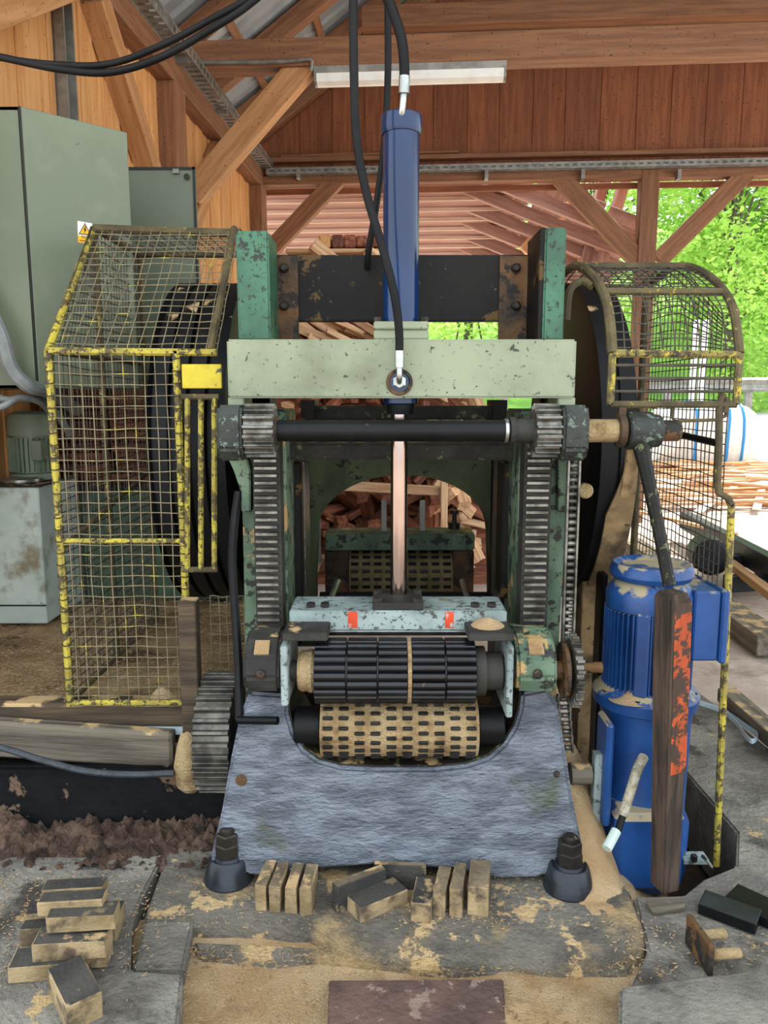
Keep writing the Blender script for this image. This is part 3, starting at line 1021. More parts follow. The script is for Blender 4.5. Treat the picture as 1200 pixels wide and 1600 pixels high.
# fork plates
for x0_, x1_, flip in ((441, 456, 0), (789, 803, 1)):
    b = MB()
    xa_, xb_ = X(x0_, 1045, 2.2), X(x1_, 1045, 2.2)
    b.box((xa_, 2.16, Z(1095 if not flip else 1113, 2.2)), (xb_ - .008, 2.42, Z(1004, 2.2)))
    part(b, 'fork_plate', 'bar_paint', bevel=.003)
for a, c in ((441, 512), (732, 803)):
    xa_, xb_ = X(a, 996, 2.17), X(c, 996, 2.17)
    zz = Z(1002, 2.17)
    part(MB().box((xa_, 2.17, zz), (xb_, 2.36, zz + .024)), 'fork_top', 'carrier_dark', bevel=.003)
    m = MB()
    m.lathe(((xa_ + xb_) / 2, 2.25, zz + .023), (0, 0, 1), [(0, .052), (.012, .038), (.022, .016), (.025, .004)], 20)
    if a > 600:
        part(m, 'sawdust_cap', 'sawdust')
# carriers that slide on the racks
for a, c, m in ((386, 441, 'carrier_dark'), (802, 863, 'column_green')):
    xa_, xb_ = X(a, 1050, 2.25), X(c, 1050, 2.25)
    b = MB()
    prof = [(2.44, zr0 + .09), (2.30, zr0 + .115), (2.24, zr0 + .10), (2.19, zr0 + .06), (2.175, zr0), (2.19, zr0 - .045), (2.24, zr0 - .065), (2.44, zr0 - .065)]
    b.prism(prof, xa_, xb_, 'yz')
    ca = part(b, 'rack_carrier', m, bevel=.010)
    xm = (xa_ + xb_) / 2
    MB().box((-.022, -.004, -.024), (.022, .006, .024), R=Matrix.Rotation(math.radians(-51), 3, 'X'), c=(xm, 2.214, zr0 + .081)).build('sawdust_pocket', 'sawdust', ca)
    MB().lathe((xm, 2.18, zr0 + .012), (0, -1, 0), [(0, .015), (.008, .014), (.012, .007)], 12).build('screw', 'rust_plate', ca)

# lower feed roller
LY, LR = 2.30, .098
zlr = zr0 - RR - LR - .004
x0, x1 = X(500, 1140, LY - .07), X(748, 1140, LY - .07)
low = part(MB().cyl((x0, LY, zlr), (x1, LY, zlr), LR - .004, 40), 'lower_feed_roller', 'roller_dusty')
lug = MB()
lug.box((-.0150, -.0055, -.004), (.0150, .0055, .006), ch=.002)
lm = None
ncol, nrow = 10, 20
for cidx in range(ncol):
    for r in range(nrow):
        if not (.0 < ((r + .5 * (cidx // 2 % 2)) / nrow) < 1.02):
            continue
        ang = 2 * PI * (r + .5 * ((cidx // 2) % 2)) / nrow
        R = Matrix.Rotation(ang, 3, 'X')
        pos = Vector((x0 + (x1 - x0) * (cidx + .5) / ncol, LY, zlr)) + R @ Vector((0, 0, LR - .003))
        if lm is None:
            o = lug.build('lug', 'lug_steel', low, recenter=False)
            lm = o.data
            o.location = pos - origin_of(low)
            o.rotation_euler = R.to_euler()
        else:
            place('lug', lm, low, pos, R)
for a, c in ((458, 500), (748, 790)):
    xa_, xb_ = X(a, 1140, LY - .05), X(c, 1140, LY - .05)
    MB().lathe((xa_, LY, zlr), (1, 0, 0), [(0, .052), (.004, .060), (xb_ - xa_ - .004, .060), (xb_ - xa_, .052)], 28).build('journal', 'black_steel', low)

# base casting with the U-shaped throat
BF = [(384, 1092), (446, 1096), (447, 1125), (456, 1155), (472, 1180), (496, 1196), (530, 1205), (580, 1208), (680, 1208), (730, 1203), (765, 1192), (790, 1172), (808, 1145), (817, 1120), (820, 1094),
      (860, 1086), (876, 1110), (886, 1170), (897, 1250), (910, 1320), (908, 1345), (880, 1352), (835, 1363), (780, 1364), (700, 1352), (600, 1346), (500, 1352), (430, 1362), (395, 1360), (328, 1352), (330, 1335), (345, 1270), (358, 1190), (370, 1130)]
poly = [(P(a, c, 2.21).x, max(.0, P(a, c, 2.21).z)) for a, c in BF]


def by(z): return .05 * (z / .5) ** 1.0 - .03 * max(0, .12 - z) / .12


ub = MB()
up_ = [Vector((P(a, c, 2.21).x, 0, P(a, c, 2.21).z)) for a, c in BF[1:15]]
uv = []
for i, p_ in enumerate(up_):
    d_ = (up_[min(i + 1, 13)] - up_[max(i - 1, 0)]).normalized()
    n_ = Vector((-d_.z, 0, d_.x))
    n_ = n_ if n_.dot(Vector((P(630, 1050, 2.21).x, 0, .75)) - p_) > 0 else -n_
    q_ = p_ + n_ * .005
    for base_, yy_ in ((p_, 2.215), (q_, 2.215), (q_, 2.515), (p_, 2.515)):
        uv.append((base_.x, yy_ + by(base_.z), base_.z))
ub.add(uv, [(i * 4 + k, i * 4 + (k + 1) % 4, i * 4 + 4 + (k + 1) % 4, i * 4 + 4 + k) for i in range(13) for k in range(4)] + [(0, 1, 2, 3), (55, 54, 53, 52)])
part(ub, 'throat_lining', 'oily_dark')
b = MB()
b.prism(poly, 2.20, 2.52, 'xz', yf=by)
part(b, 'base_casting', 'base_casting', bevel=.010, seg=2)
for px, py in ((375, 1225), (872, 1217)):
    q = P(px, py, 2.21)
    q.y = 2.20 + by(q.z)
    part(MB().lathe(q + Vector((0, .003, 0)), (0, -1, 0), [(0, .020), (.006, .017), (.009, .006)], 14), 'plug', 'rust_plate')
for pts in (((387, 1295), (417, 1290), (418, 1303), (388, 1308)), ((484, 1322), (510, 1314), (514, 1327), (486, 1334))):
    vs = [P(a, c, 2.212) for a, c in pts]
    for v in vs:
        v.y = 2.199 + by(v.z) - .004
    b = MB()
    b.add(vs + [v + Vector((0, .006, 0)) for v in vs], [(0, 1, 2, 3), (7, 6, 5, 4), (0, 4, 5, 1), (1, 5, 6, 2), (2, 6, 7, 3), (3, 7, 4, 0)])
    part(b, 'plate_scrap', 'worn_steel')
for px, gx, gy in ((358, 358, 1372), (888, 888, 1386)):
    q = G(gx, gy, .004)
    ft = part(MB().lathe(q, (0, 0, 1), [(0, .076), (.006, .078), (.072, .060), (.078, .054), (.074, .046), (.078, .044), (.085, .042)], 36), 'anchor_foot', 'foot_casting')
    MB().lathe(q + Vector((0, 0, .085)), (0, 0, 1), [(0, .040), (.034, .040), (.038, .035)], 6, sm=False).build('nut', 'nut_steel', ft)
    MB().lathe(q + Vector((0, 0, .123)), (0, 0, 1), [(0, .037), (.030, .037), (.034, .032)], 6, sm=False).build('nut', 'nut_steel', ft)
    MB().lathe(q + Vector((0, 0, .156)), (0, 0, 1), [(0, .024), (.012, .024), (.018, .016), (.018, .008)], 18).build('stud', 'nut_steel', ft)

# flywheels
WY_, WZ_, WR = 3.29, 1.305, .655
for sgn, xi, xo in ((-1, -.54, -.82), (1, .74, .875)):
    b = MB()
    ax = Vector((-1 if sgn < 0 else 1, 0, 0))
    W = abs(xo - xi)
    prof = [(0, .42), (0, WR - .03), (.006, WR)]
    if sgn < 0:
        ng = 4
        for k in range(ng):
            d0 = .012 + (W - .024) * k / ng
            dw = (W - .024) / ng
            prof += [(d0, WR), (d0 + dw * .72, WR), (d0 + dw * .80, WR - .022), (d0 + dw * .92, WR - .022)]
    else:
        prof += [(.008, WR), (W * .46, WR), (W * .47, WR - .012), (W * .53, WR - .012), (W * .54, WR)]
    prof += [(W - .006, WR), (W, WR - .03), (W, .42)]
    b.lathe((xi, WY_, WZ_), ax, prof, 72, cap=False, sm=True)
    b.lathe((xi + ax.x * W * (.35 if sgn < 0 else .12), WY_, WZ_), ax, [(0, .46), (W * .3, .46)], 48)
    fw = part(b, 'flywheel', 'wheel_black')
    hb = MB().lathe((xi + ax.x * -.03, WY_, WZ_), ax, [(0, .12), (W + .06, .12)], 28)
    hb.build('hub', 'wheel_black', fw)
b = MB()
V = []
for k in range(17):
    a = math.radians(180 + 60 * k / 16)
    xin = .775 + .065 * max(0, 1 - k / 5)
    for xx, rr in ((xin, WR + .012), (.868, WR + .012), (.868, WR + .022), (xin, WR + .022)):
        V.append((xx, WY_ + rr * math.cos(a), WZ_ + rr * math.sin(a)))
Fs = [(i * 4 + k, i * 4 + (k + 1) % 4, i * 4 + 4 + (k + 1) % 4, i * 4 + 4 + k) for i in range(16) for k in range(4)] + [(0, 1, 2, 3), (67, 66, 65, 64)]
b.add(V, Fs, 0, False)
part(b, 'brake_band', 'wheel_dusty')
part(MB().cyl((-.86, WY_, WZ_), (.92, WY_, WZ_), .05, 20), 'crankshaft', 'black_steel')
for px, py in ((913, 766),):
    part(MB().lathe(P(px, py, 2.60), (0, -1, 0), [(0, .026), (.02, .026), (.024, .02)], 18), 'dusty_cap', 'roller_dusty')

# big spur gear at the left foot
b = MB()
gear(b, Vector((-.625, 2.54, .345)), .12, .205, 32, .018)
part(b, 'drive_gear', 'worn_steel', bevel=.0015, seg=1)
part(MB().cyl((-.64, 2.54, .345), (-.30, 2.54, .345), .04, 18), 'gear_shaft', 'oily_dark')
# black flat lever bent round the left column
b = MB()
pts = [P(373, 768, 2.42), P(366, 820, 2.40), P(363, 880, 2.38), P(367, 950, 2.35), P(372, 1030, 2.31), P(374, 1100, 2.27), P(374, 1124, 2.25)]
b.tube(pts, .014, 8, smooth_n=5)
part(b, 'linkage_bar', 'black_steel')
part(MB().cyl(P(372, 1125, 2.24), P(434, 1126, 2.20), .0125, 14), 'linkage_pin', 'black_steel')
# dusty stand under the flywheel
part(MB().box((X(287, 1100, 2.50), 2.47, .24), (X(314, 1100, 2.50), 2.53, Z(936, 2.50)), ch=.004), 'dusty_stand', 'old_timber')
part(MB().lathe((X(296, 1200, 2.48), 2.49, .155), (0, 0, 1), [(0, .030), (.02, .048), (.09, .055), (.15, .045), (.20, .030), (.22, .02)], 20), 'stand_foot', 'roller_dusty')

part(MB().box((X(903, 990, 2.9), 2.86, .0), (X(928, 990, 2.9), 2.96, Z(905, 2.9)), ch=.004), 'dusty_stand', 'wheel_dusty')
part(MB().box((X(934, 980, 2.75), 2.72, .0), (X(944, 980, 2.75), 2.80, Z(895, 2.75)), ch=.003), 'black_upright', 'black_steel')
# chain drive at the right
chx = X(889, 860, 2.36)
ch = None
sp = MB()
gear(sp, Vector((X(893, 1057, RY) - .006, RY + .005, zr0)), .022, .112, 22, .018)
spo = part(sp, 'sprocket', 'worn_steel', bevel=.001, seg=1)
MB().lathe((X(866, 1057, RY), RY + .005, zr0), (1, 0, 0), [(0, .028), (.02, .028), (.022, .085), (.034, .085)], 28).build('hub', 'rust_plate', spo)
part(MB().cyl((X(905, 1045, RY), RY, zr0 + .01), (X(940, 1045, RY), RY, zr0 + .01), .017, 14), 'sprocket_axle', 'rust_plate')
chain = part(MB().box((X(877, 1090, 2.40), 2.37, zr0 + .06), (X(880, 1090, 2.40), 2.40, Z(712, 2.38))), 'drive_chain', 'oily_dark')
pin = MB()
pin.cyl((-.017, 0, 0), (.017, 0, 0), .0085, 10)
pin.box((-.020, -.011, -.014), (-.014, .011, .014))
pin.box((.014, -.011, -.014), (.020, .011, .014))
pm = None
pa, pb_ = P(897, 716, 2.37), P(887, 1000, 2.35)
nl = 27
for k in range(nl):
    q = pa.lerp(pb_, k / (nl - 1))
    if pm is None:
        o = pin.build('chain_link', 'tooth_steel', chain, recenter=False)
        pm = o.data
        o.location = q - origin_of(chain)
    else:
        place('chain_link', pm, chain, q)
pa, pb_ = P(880, 1092, 2.36), P(886, 1168, 2.36)
for k in range(7):
    place('chain_link', pm, chain, pa.lerp(pb_, k / 6))

# rear feed works seen through the arch
RYB = 3.62
part(pxbox(508, 834, 742, 860, RYB - .08, RYB + .10), 'rear_beam', 'column_green', bevel=.006)
x0, x1 = X(546, 895, RYB), X(706, 895, RYB)
zz = Z(905, RYB)
rr = part(MB().cyl((x0, RYB + .07, zz), (x1, RYB + .07, zz), .14, 36), 'rear_feed_roller', 'rear_tan')
lm2 = None
lug2 = MB()
lug2.box((-.018, -.007, -.004), (.018, .007, .007), ch=.002)
for cidx in range(9):
    for r in range(-2, 9):
        ang = PI * .5 * 1.0 - .9 + r * .26
        R = Matrix.Rotation(ang, 3, 'X')
        pos = Vector((x0 + (x1 - x0) * (cidx + .5) / 9, RYB + .07, zz)) + R @ Vector((0, 0, .141))
        if lm2 is None:
            o = lug2.build('lug', 'lug_steel', rr, recenter=False)
            lm2 = o.data
            o.location = pos - origin_of(rr)
            o.rotation_euler = R.to_euler()
        else:
            place('lug', lm2, rr, pos, R)
for a, c in ((508, 544), (708, 740)):
    part(pxbox(a, 861, c, 960, RYB - .06, RYB + .08), 'rear_side_plate', 'rust_plate', bevel=.004)
for a, y0_, y1_ in ((596, 782, 834), (656, 782, 834)):
    part(pxbox(a, y0_, a + 8, y1_, RYB, RYB + .02), 'rear_stop', 'galvanised')
b = MB().lathe(P(710, 826, RYB), (0, 0, 1), [(0, .03), (.03, .03), (.032, .012), (.07, .012), (.075, .022), (.09, .022)], 12)
part(b, 'rear_knob', 'nut_steel')
part(pxbox(497, 770, 501, 880, 3.5, 3.52), 'rear_strip', 'galvanised')
for p0, p1 in (((515, 940), (528, 908)), ((732, 940), (722, 908))):
    part(MB().tube([P(*p0, 2.75), P(*p1, 2.9)], .012, 8), 'feed_strut', 'zinc')
part(MB().cyl((X(500, 935, 3.3), 3.3, Z(935, 3.3)), (X(770, 935, 3.3), 3.3, Z(935, 3.3)), .03, 16), 'rear_axle', 'black_steel')

# ------------------------------------------------------------------ left mesh guard
CL, CR, CF, CM, CB = -1.115, -.69, 2.60, 3.08, 3.64
Zb, Zf, Zt = .415, 1.65, 2.14
cage = thing('mesh_guard', (CL + .2, CF + .2, Zb), 'tall yellow wire mesh guard over the grooved black flywheel', 'guard')
rod = lambda name, pts, m, r=.013, parent=cage, n=8: MB().tube(pts, r, n).build(name, m, parent)
CR2 = -.555
rod('corner_rod', [(CL, CF, Zb), (CL, CF, Zf)], 'cage_yellow')
rod('corner_rod', [(CR, CF, Zb), (CR, CF, Zf)], 'cage_yellow')
rod('bottom_rail', [(CL, CF, Zb + .01), (CR, CF, Zb + .01)], 'cage_yellow', .011)
rod('middle_rail', [(CL, CF, Z(845, CF)), (CR, CF, Z(845, CF))], 'cage_yellow', .009)
rod('top_rail', [(CL, CF, Zf), (CR2, CF, Zf - .005)], 'cage_yellow')
rod('sloping_rail', [(CL, CF, Zf), (CL, CM, Zt)], 'cage_yellow')
rod('sloping_rail', [(CR2 - .02, CF, Zf), (CR2 - .02, CM, Zt)], 'cage_dusty')
rod('ridge_rail', [(CL, CM, Zt), (CR2, CM, Zt - .02)], 'cage_dusty', .016)
rod('ridge_rail', [(CL, CM, Zt), (CL, CB, Zt)], 'cage_dusty')
rod('ridge_rail', [(CL, CB, Zt), (CR2, CB, Zt)], 'cage_dusty')
rod('corner_rod', [(CL, CM, Zb), (CL, CM, Zt)], 'cage_dusty')
rod('corner_rod', [(CL, CB, Zb), (CL, CB, Zt)], 'cage_dusty')
rod('side_rail', [(CL, CF, Zb + .01), (CL, CB, Zb + .01)], 'cage_dusty', .010)
rod('side_rail', [(CL, CF, .98), (CL, CB, 1.15)], 'cage_dusty', .010)
rod('side_rail', [(CL, CF, Zf), (CL, CB, Zf)], 'cage_dusty', .010)
CELL = .0365
for nm, S, ns, nt, m in (
    ('front_mesh', quad((CL, CF - .006, Zb), (CR, CF - .006, Zb), (CR, CF - .006, Zf), (CL, CF - .006, Zf)), 12, 34, 'wire'),
    ('roof_mesh', quad((CL, CF, Zf), (CR2, CF, Zf), (CR2, CM, Zt), (CL, CM, Zt)), 15, 18, 'wire'),
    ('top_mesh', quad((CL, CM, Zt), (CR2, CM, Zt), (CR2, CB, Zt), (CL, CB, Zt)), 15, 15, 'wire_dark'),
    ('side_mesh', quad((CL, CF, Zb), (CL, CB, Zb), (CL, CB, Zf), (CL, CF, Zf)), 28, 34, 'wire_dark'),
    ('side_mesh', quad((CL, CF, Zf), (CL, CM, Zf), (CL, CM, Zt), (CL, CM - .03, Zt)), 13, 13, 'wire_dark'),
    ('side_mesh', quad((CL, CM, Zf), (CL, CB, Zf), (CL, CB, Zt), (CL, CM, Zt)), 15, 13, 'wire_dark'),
    ('inner_mesh', quad((-.62, 2.66, .45), (-.50, 2.66, .45), (-.50, 2.66, .80), (-.62, 2.66, .80)), 4, 10, 'wire'),
):
    b = MB()
    amp = .0045
    S2 = (lambda S: lambda s, t: S(s, t) + Vector((mnoise.noise(Vector((s * 5, t * 7, 1))), mnoise.noise(Vector((s * 6, t * 5, 9))), mnoise.noise(Vector((s * 4, t * 8, 5))))) * amp)(S)
    wiremesh(b, S2, ns, nt, 8, 8, .0021, .012 if nm != 'front_mesh' else .004)
    b.build(nm, m, cage)
# wire lashings round the front rods
b = MB()
for k in range(30):
    zz = Zb + (Zf - Zb) * (k + .5) / 30
    for xx in (CL, CR):
        b.tube([Vector((xx + .0155 * math.cos(a), CF + .0155 * math.sin(a), zz + .004 * math.sin(a))) for a in [2 * PI * q / 8 for q in range(9)]], .0022, 4, caps=False)
b.build('lashing', 'wire_dark', cage)
# yellow plate and three-bar grille
Yg = 2.56
pxq = lambda x0, y0, x1, y1, Y0, Y1: MB().box((X(x0, (y0 + y1) / 2, Y0), Y0, Z(y1, Y0)), (X(x1, (y0 + y1) / 2, Y0), Y1, Z(y0, Y0)), ch=.002)
pxq(284, 569, 346, 607, Yg, Yg + .012).build('guard_plate', 'bright_yellow', cage)
for px in (293, 314, 335):
    rod('grille_bar', [P(px, 622, Yg), P(px, 888, Yg)], 'cage_yellow', .0095)
rod('grille_rail', [P(284, 620, Yg), P(342, 620, Yg)], 'cage_dusty', .010)
rod('grille_rail', [P(284, 890, Yg), P(340, 890, Yg)], 'cage_dusty', .010)

# ------------------------------------------------------------------ right mesh hood and side panel
HL, HR, HF = .70, 1.09, 2.40
hood = thing('mesh_hood', (1.0, 2.6, -.1), 'dusty curved wire mesh hood over the plain flywheel beside the blue motor', 'guard')
rodh = lambda name, pts, m, r=.013, sn=0: MB().tube(pts, r, 8, smooth_n=sn).build(name, m, hood)
zf, zl = Z(552, HF), Z(632, HF)
rodh('front_rail', [(HL, HF, zf), (HR, HF, zf - .005)], 'cage_mixed', .013)
rodh('front_rail', [(HL, HF, zl), (HR, HF, zl)], 'cage_dusty', .012)
rodh('corner_rod', [(HL, HF, zl), (HL, HF, zf)], 'cage_mixed', .012)
rodh('corner_rod', [(HR, HF, zl), (HR, HF, zf)], 'cage_mixed', .012)
for k in range(3):
    zz = zl + (zf - zl) * (k + 1) / 3.9
    rodh('guard_wire', [(HL, HF, zz), (HR, HF, zz)], 'wire_dark', .005)
prof = [(HF, zf), (2.47, Z(480, 2.47)), (2.62, Z(438, 2.62)), (2.86, Z(416, 2.86)), (3.05, Z(417, 2.9) + .01), (3.3, Z(417, 2.9) - .02)]
prof = [Vector((0, a, c)) for a, c in prof]
sm = catmull(prof, 6)


def hood_s(s, t):
    k = t * (len(sm) - 1)
    i = min(int(k), len(sm) - 2)
    p = sm[i].lerp(sm[i + 1], k - i)
    return Vector((HL + (HR - HL) * s, p.y, p.z)) + Vector((0, mnoise.noise(Vector((s * 6, t * 8, 2))), mnoise.noise(Vector((s * 5, t * 6, 4))))) * .008


rodh('arched_rail', [Vector((HL, p.y, p.z)) for p in sm], 'cage_dusty', .016)
rodh('arched_rail', [Vector((HR, p.y, p.z)) for p in sm], 'cage_dusty', .014)
for k, r in ((9, .012), (18, .014), (30, .012)):
    rodh('cross_rail', [Vector((HL, sm[k].y, sm[k].z)), Vector((HR, sm[k].y, sm[k].z))], 'cage_dusty', r)
b = MB()
wiremesh(b, hood_s, 10, 30, 8, 24, .0023, .01)
b.build('hood_mesh', 'wire_dark', hood)
b = MB()
SX = 1.075
zmb = .86


def side_s(s, t):
    yv = HF + .02 + (3.22 - HF) * s
    top = zf
    k = s * (len(sm) - 1)
    zt_ = sm[min(int(k), len(sm) - 1)].z
    return Vector((SX + .006 * mnoise.noise(Vector((s * 5, t * 6, 3))), yv, zmb + (zf - zmb) * t + .006 * mnoise.noise(Vector((s * 5, t * 6, 8)))))


wiremesh(b, side_s, 22, 22, 8, 8, .0021, .004)
b.build('side_mesh', 'wire_dark', hood)
b = MB()
wiremesh(b, lambda s, t: Vector((SX, 2.5 + .72 * s, zf + (min(1, .35 + s * 1.2) * (sm[-8].z - zf)) * t)), 18, 12, 6, 6, .0021, .006)
b.build('side_mesh', 'wire_dark', hood)
rodh('back_post', [(HR - .03, 3.2, zmb - .25), (HR - .03, 3.2, sm[-8].z)], 'cage_dusty', .015)
rodh('inner_hoop', [P(885, 500, 2.6), P(890, 455, 2.6), P(908, 440, 2.62), P(925, 448, 2.6)], 'cage_dusty', .013, 5)
# bent support rod down to the pit
Yr = 2.40
rodh('support_hook', [P(1132, 645, Yr), P(1136, 625, Yr), P(1130, 618, Yr), P(1124, 630, Yr), P(1123, 700, Yr), P(1121, 755, Yr), P(1123, 770, Yr), P(1138, 779, Yr), P(1143, 790, Yr)], 'cage_dusty', .0115)
rodh('support_rod', [P(1143, 788, Yr), P(1134, 1000, Yr), P(1120, 1320, Yr), P(1119, 1352, Yr)], 'cage_yellow', .0115)
rodh('handle_wire', [P(1050, 634, Yr), P(1050, 652, Yr), P(1056, 658, Yr), P(1120, 656, Yr), P(1133, 650, Yr), P(1137, 640, Yr)], 'cage_dusty', .0055)
rodh('stay_rod', [P(1123, 693, Yr), P(1062, 679, Yr + .25)], 'black_steel', .012)
rodh('stay_rod', [P(1128, 1030, Yr), P(1112, 1015, Yr + .2)], 'black_steel', .008)

# ------------------------------------------------------------------ blue gearmotor
MY = 2.46
mc = P(1012, 1000, MY)
mx = mc.x
gm = thing('gear_motor', (mx, MY, -.1), 'blue upright ribbed electric gearmotor standing in the pit', 'motor')


def mp(b, name, m, parent=gm, **k): return b.build(name, m, parent, **k)


zz = lambda py: Z(py, MY - .14)
ztop = Z(885, MY)
fz = zz(921)
mp(MB().lathe((mx, MY, fz), (0, 0, 1), [(0, .108), (.006, .124), (.022, .133), (.042, .131), (.056, .121), (ztop - fz, .10)], 40), 'fan_cover', 'motor_blue')
mp(MB().lathe((mx, MY, zz(965)), (0, 0, 1), [(0, .140), (.05, .140), (.066, .132), (zz(920) - zz(965), .104)], 40), 'end_shield', 'motor_blue')
zb0, zb1 = zz(1092), zz(962)
body = mp(MB().lathe((mx, MY, zb0), (0, 0, 1), [(0, .122), (zb1 - zb0, .122)], 40), 'motor_body', 'motor_blue')
fin = MB()
fin.box((-.0028, -.022, 0), (.0028, 0, zb1 - zb0 - .01))
fm = None
for k in range(48):
    a = 2 * PI * k / 48
    R = Matrix.Rotation(a, 3, 'Z')
    pos = Vector((mx, MY, zb0)) + R @ Vector((0, -.121, 0))
    if fm is None:
        o = fin.build('fin', 'motor_blue', body, recenter=False)
        fm = o.data
        o.location = pos - origin_of(body)
        o.rotation_euler = R.to_euler()
    else:
        place('fin', fm, body, pos, R)
a = math.radians(-26)
R = Matrix.Rotation(a, 3, 'Z')
MB().box((-.022, -.150, zb0 + .0), (.022, -.11, zb1), R=R, c=(mx, MY, 0), ch=.006).build('name_pad', 'motor_blue', body)
mp(MB().lathe((mx, MY, zz(1125)), (0, 0, 1), [(0, .150), (.01, .168), (.045, .172), (.055, .165), (zz(1090) - zz(1125), .14)], 40), 'flange', 'motor_blue')
for k in range(8):
    a = 2 * PI * (k + .4) / 8
    mp(MB().lathe((mx + .152 * math.cos(a), MY + .152 * math.sin(a), zz(1125) + .05), (0, 0, 1), [(0, .011), (.012, .011)], 6, sm=False), 'flange_bolt', 'nut_steel')
gz0, gz1 = -.12, zz(1122)
mp(MB().lathe((mx + .005, MY, gz0), (0, 0, 1), [(0, .145), (.03, .155), (.20, .158), (.24, .140), (gz1 - gz0 - .05, .145), (gz1 - gz0, .152)], 36), 'gearbox', 'motor_blue')
mp(MB().box((mx - .135, MY - .185, gz0 + .03), (mx + .09, MY + .1, gz0 + .30), ch=.02), 'gearbox_foot', 'motor_blue')
for dx in (-.16, .05):
    mp(MB().box((mx + dx - .012, MY - .17, gz0 + .25), (mx + dx + .012, MY - .05, gz1 - .01), ch=.008), 'gearbox_rib', 'motor_blue')
tx0, tx1 = X(1086, 975, 2.42), X(1122, 975, 2.42)
tb = mp(MB().box((tx0 - .03, 2.36, zz(1040)), (tx1 - .02, 2.56, zz(930)), ch=.006), 'terminal_box', 'motor_blue')
MB().box((tx1 - .02, 2.35, zz(1043)), (tx1 + .004, 2.57, zz(928)), ch=.006).build('lid', 'motor_blue', tb)
b = MB()
hp = [P(1006, 1182, 2.26), P(995, 1205, 2.22), P(984, 1240, 2.19), P(973, 1275, 2.16)]
b.tube(hp, .014, 10, smooth_n=6)
pts = catmull(hp, 10)
for i, p in enumerate(pts[1:-1]):
    d = (pts[i + 2] - pts[i]).normalized()
    b.lathe(p - d * .002, d, [(0, .0155), (.004, .0155)], 10)
hs = mp(b, 'armoured_hose', 'hose_braid')
b = MB().tube([hp[-1], P(965, 1300, 2.13)], .011, 10)
b.build('hose_core', 'hose', hs)
MB().tube([P(963, 1298, 2.13), P(948, 1326, 2.09)], .015, 10).build('sleeve', 'tank_paint', hs)
# flat bar and coupling that join the motor to the saw
mp(MB().box((X(925, 1210, 2.36), 2.33, Z(1290, 2.33)), (X(938, 1210, 2.36), 2.37, Z(1180, 2.33)), ch=.003), 'mount_bar', 'bar_paint')
mp(MB().cyl((X(893, 1215, 2.34), 2.36, Z(1213, 2.34)), (X(925, 1215, 2.34), 2.36, Z(1213, 2.34)), .035, 14), 'mount_stub', 'grey_timber')

# ------------------------------------------------------------------ wooden lever post with orange paint
pb0 = G(1046, 1400, .0)
pw = .0375
post = MB()
zt = P(1055, 925, 2.10).z
xb_, xt_ = pb0.x, X(1055, 930, 2.10)
yb_, yt_ = pb0.y + .04, 2.12
V = []
for zz_, cx_, cy_ in ((0, xb_, yb_), (zt * .35, xb_ * .66 + xt_ * .34, yb_ * .66 + yt_ * .34), (zt * .7, xb_ * .3 + xt_ * .7, yb_ * .3 + yt_ * .7), (zt - .012, xt_, yt_), (zt, xt_, yt_)):
    w2 = pw if zz_ < zt else pw - .012
    w2 *= .86 + .14 * min(1, zz_ / zt * 1.3)
    ya = math.radians(18)
    for sx, sy in ((-1, -1), (1, -1), (1, 1), (-1, 1)):
        dx, dy = sx * w2, sy * w2
        V.append((cx_ + dx * math.cos(ya) - dy * math.sin(ya), cy_ + dx * math.sin(ya) + dy * math.cos(ya), zz_))
Fs = [(0, 3, 2, 1), (16, 17, 18, 19)]
mi = [0, 0]
for i in range(4):
    for k in range(4):
        Fs.append((i * 4 + k, i * 4 + (k + 1) % 4, i * 4 + 4 + (k + 1) % 4, i * 4 + 4 + k))
lp_ = thing('lever_post', pb0, 'weathered square wooden post with flaking orange paint below the lever rod', 'post')
pm_ = MB().add(V, Fs)
pm_.build('post_body', 'post_wood', lp_, bevel=.007, seg=2)
# paint skin on the camera-side right face
A = [Vector(v) for v in V]
ya = math.radians(18)
nrm = Vector((math.cos(ya), math.sin(ya), 0))
frn = Vector((math.sin(ya), -math.cos(ya), 0))
b = MB()
vs = []
for zz_ in [zt * (.42 + .55 * k / 5) for k in range(6)]:
    f = zz_ / zt
    cx_, cy_ = xb_ * (1 - f) + xt_ * f, yb_ * (1 - f) + yt_ * f
    w2 = pw * (.86 + .14 * min(1, f * 1.3)) + .0012
    for s in (-.55, .93):
        vs.append(Vector((cx_, cy_, zz_)) + frn * w2 + nrm * w2 * s)
b.add(vs, [(2 * k, 2 * k + 1, 2 * k + 3, 2 * k + 2) for k in range(5)])
b.build('paint', 'post_orange', lp_)

# pit hardware next to the post
hw = thing('hinge_bracket', G(1090, 1345, -.02), 'small steel bracket and flat bar across the pit beside the yellow rod', 'bracket')
b = MB()
b.tube([G(905, 1330, .03), G(1000, 1345, .0), G(1060, 1352, -.01)], .010, 6)
b.build('flat_bar', 'oily_dark', hw)
MB().box(tuple(G(1068, 1352, -.03)), tuple(G(1068, 1352, -.03) + Vector((.085, .05, .02))), ch=.003).build('plate', 'bar_paint', hw)
MB().lathe(G(1084, 1345, -.01), (0, 0, 1), [(0, .011), (.02, .011), (.022, .008)], 6, sm=False).build('bolt', 'nut_steel', hw)
MB().tube([G(1098, 1338, .0), G(1105, 1345, .02), G(1112, 1355, .0)], .006, 6).build('clip', 'worn_steel', hw)

# ------------------------------------------------------------------ hydraulic hoses
def hose(name, pts, r, label, fit=None):
    h = thing(name, pts[0], label, 'hose')
    MB().tube(pts, r, 12, smooth_n=8).build('hose_body', 'hose', h)
    return h


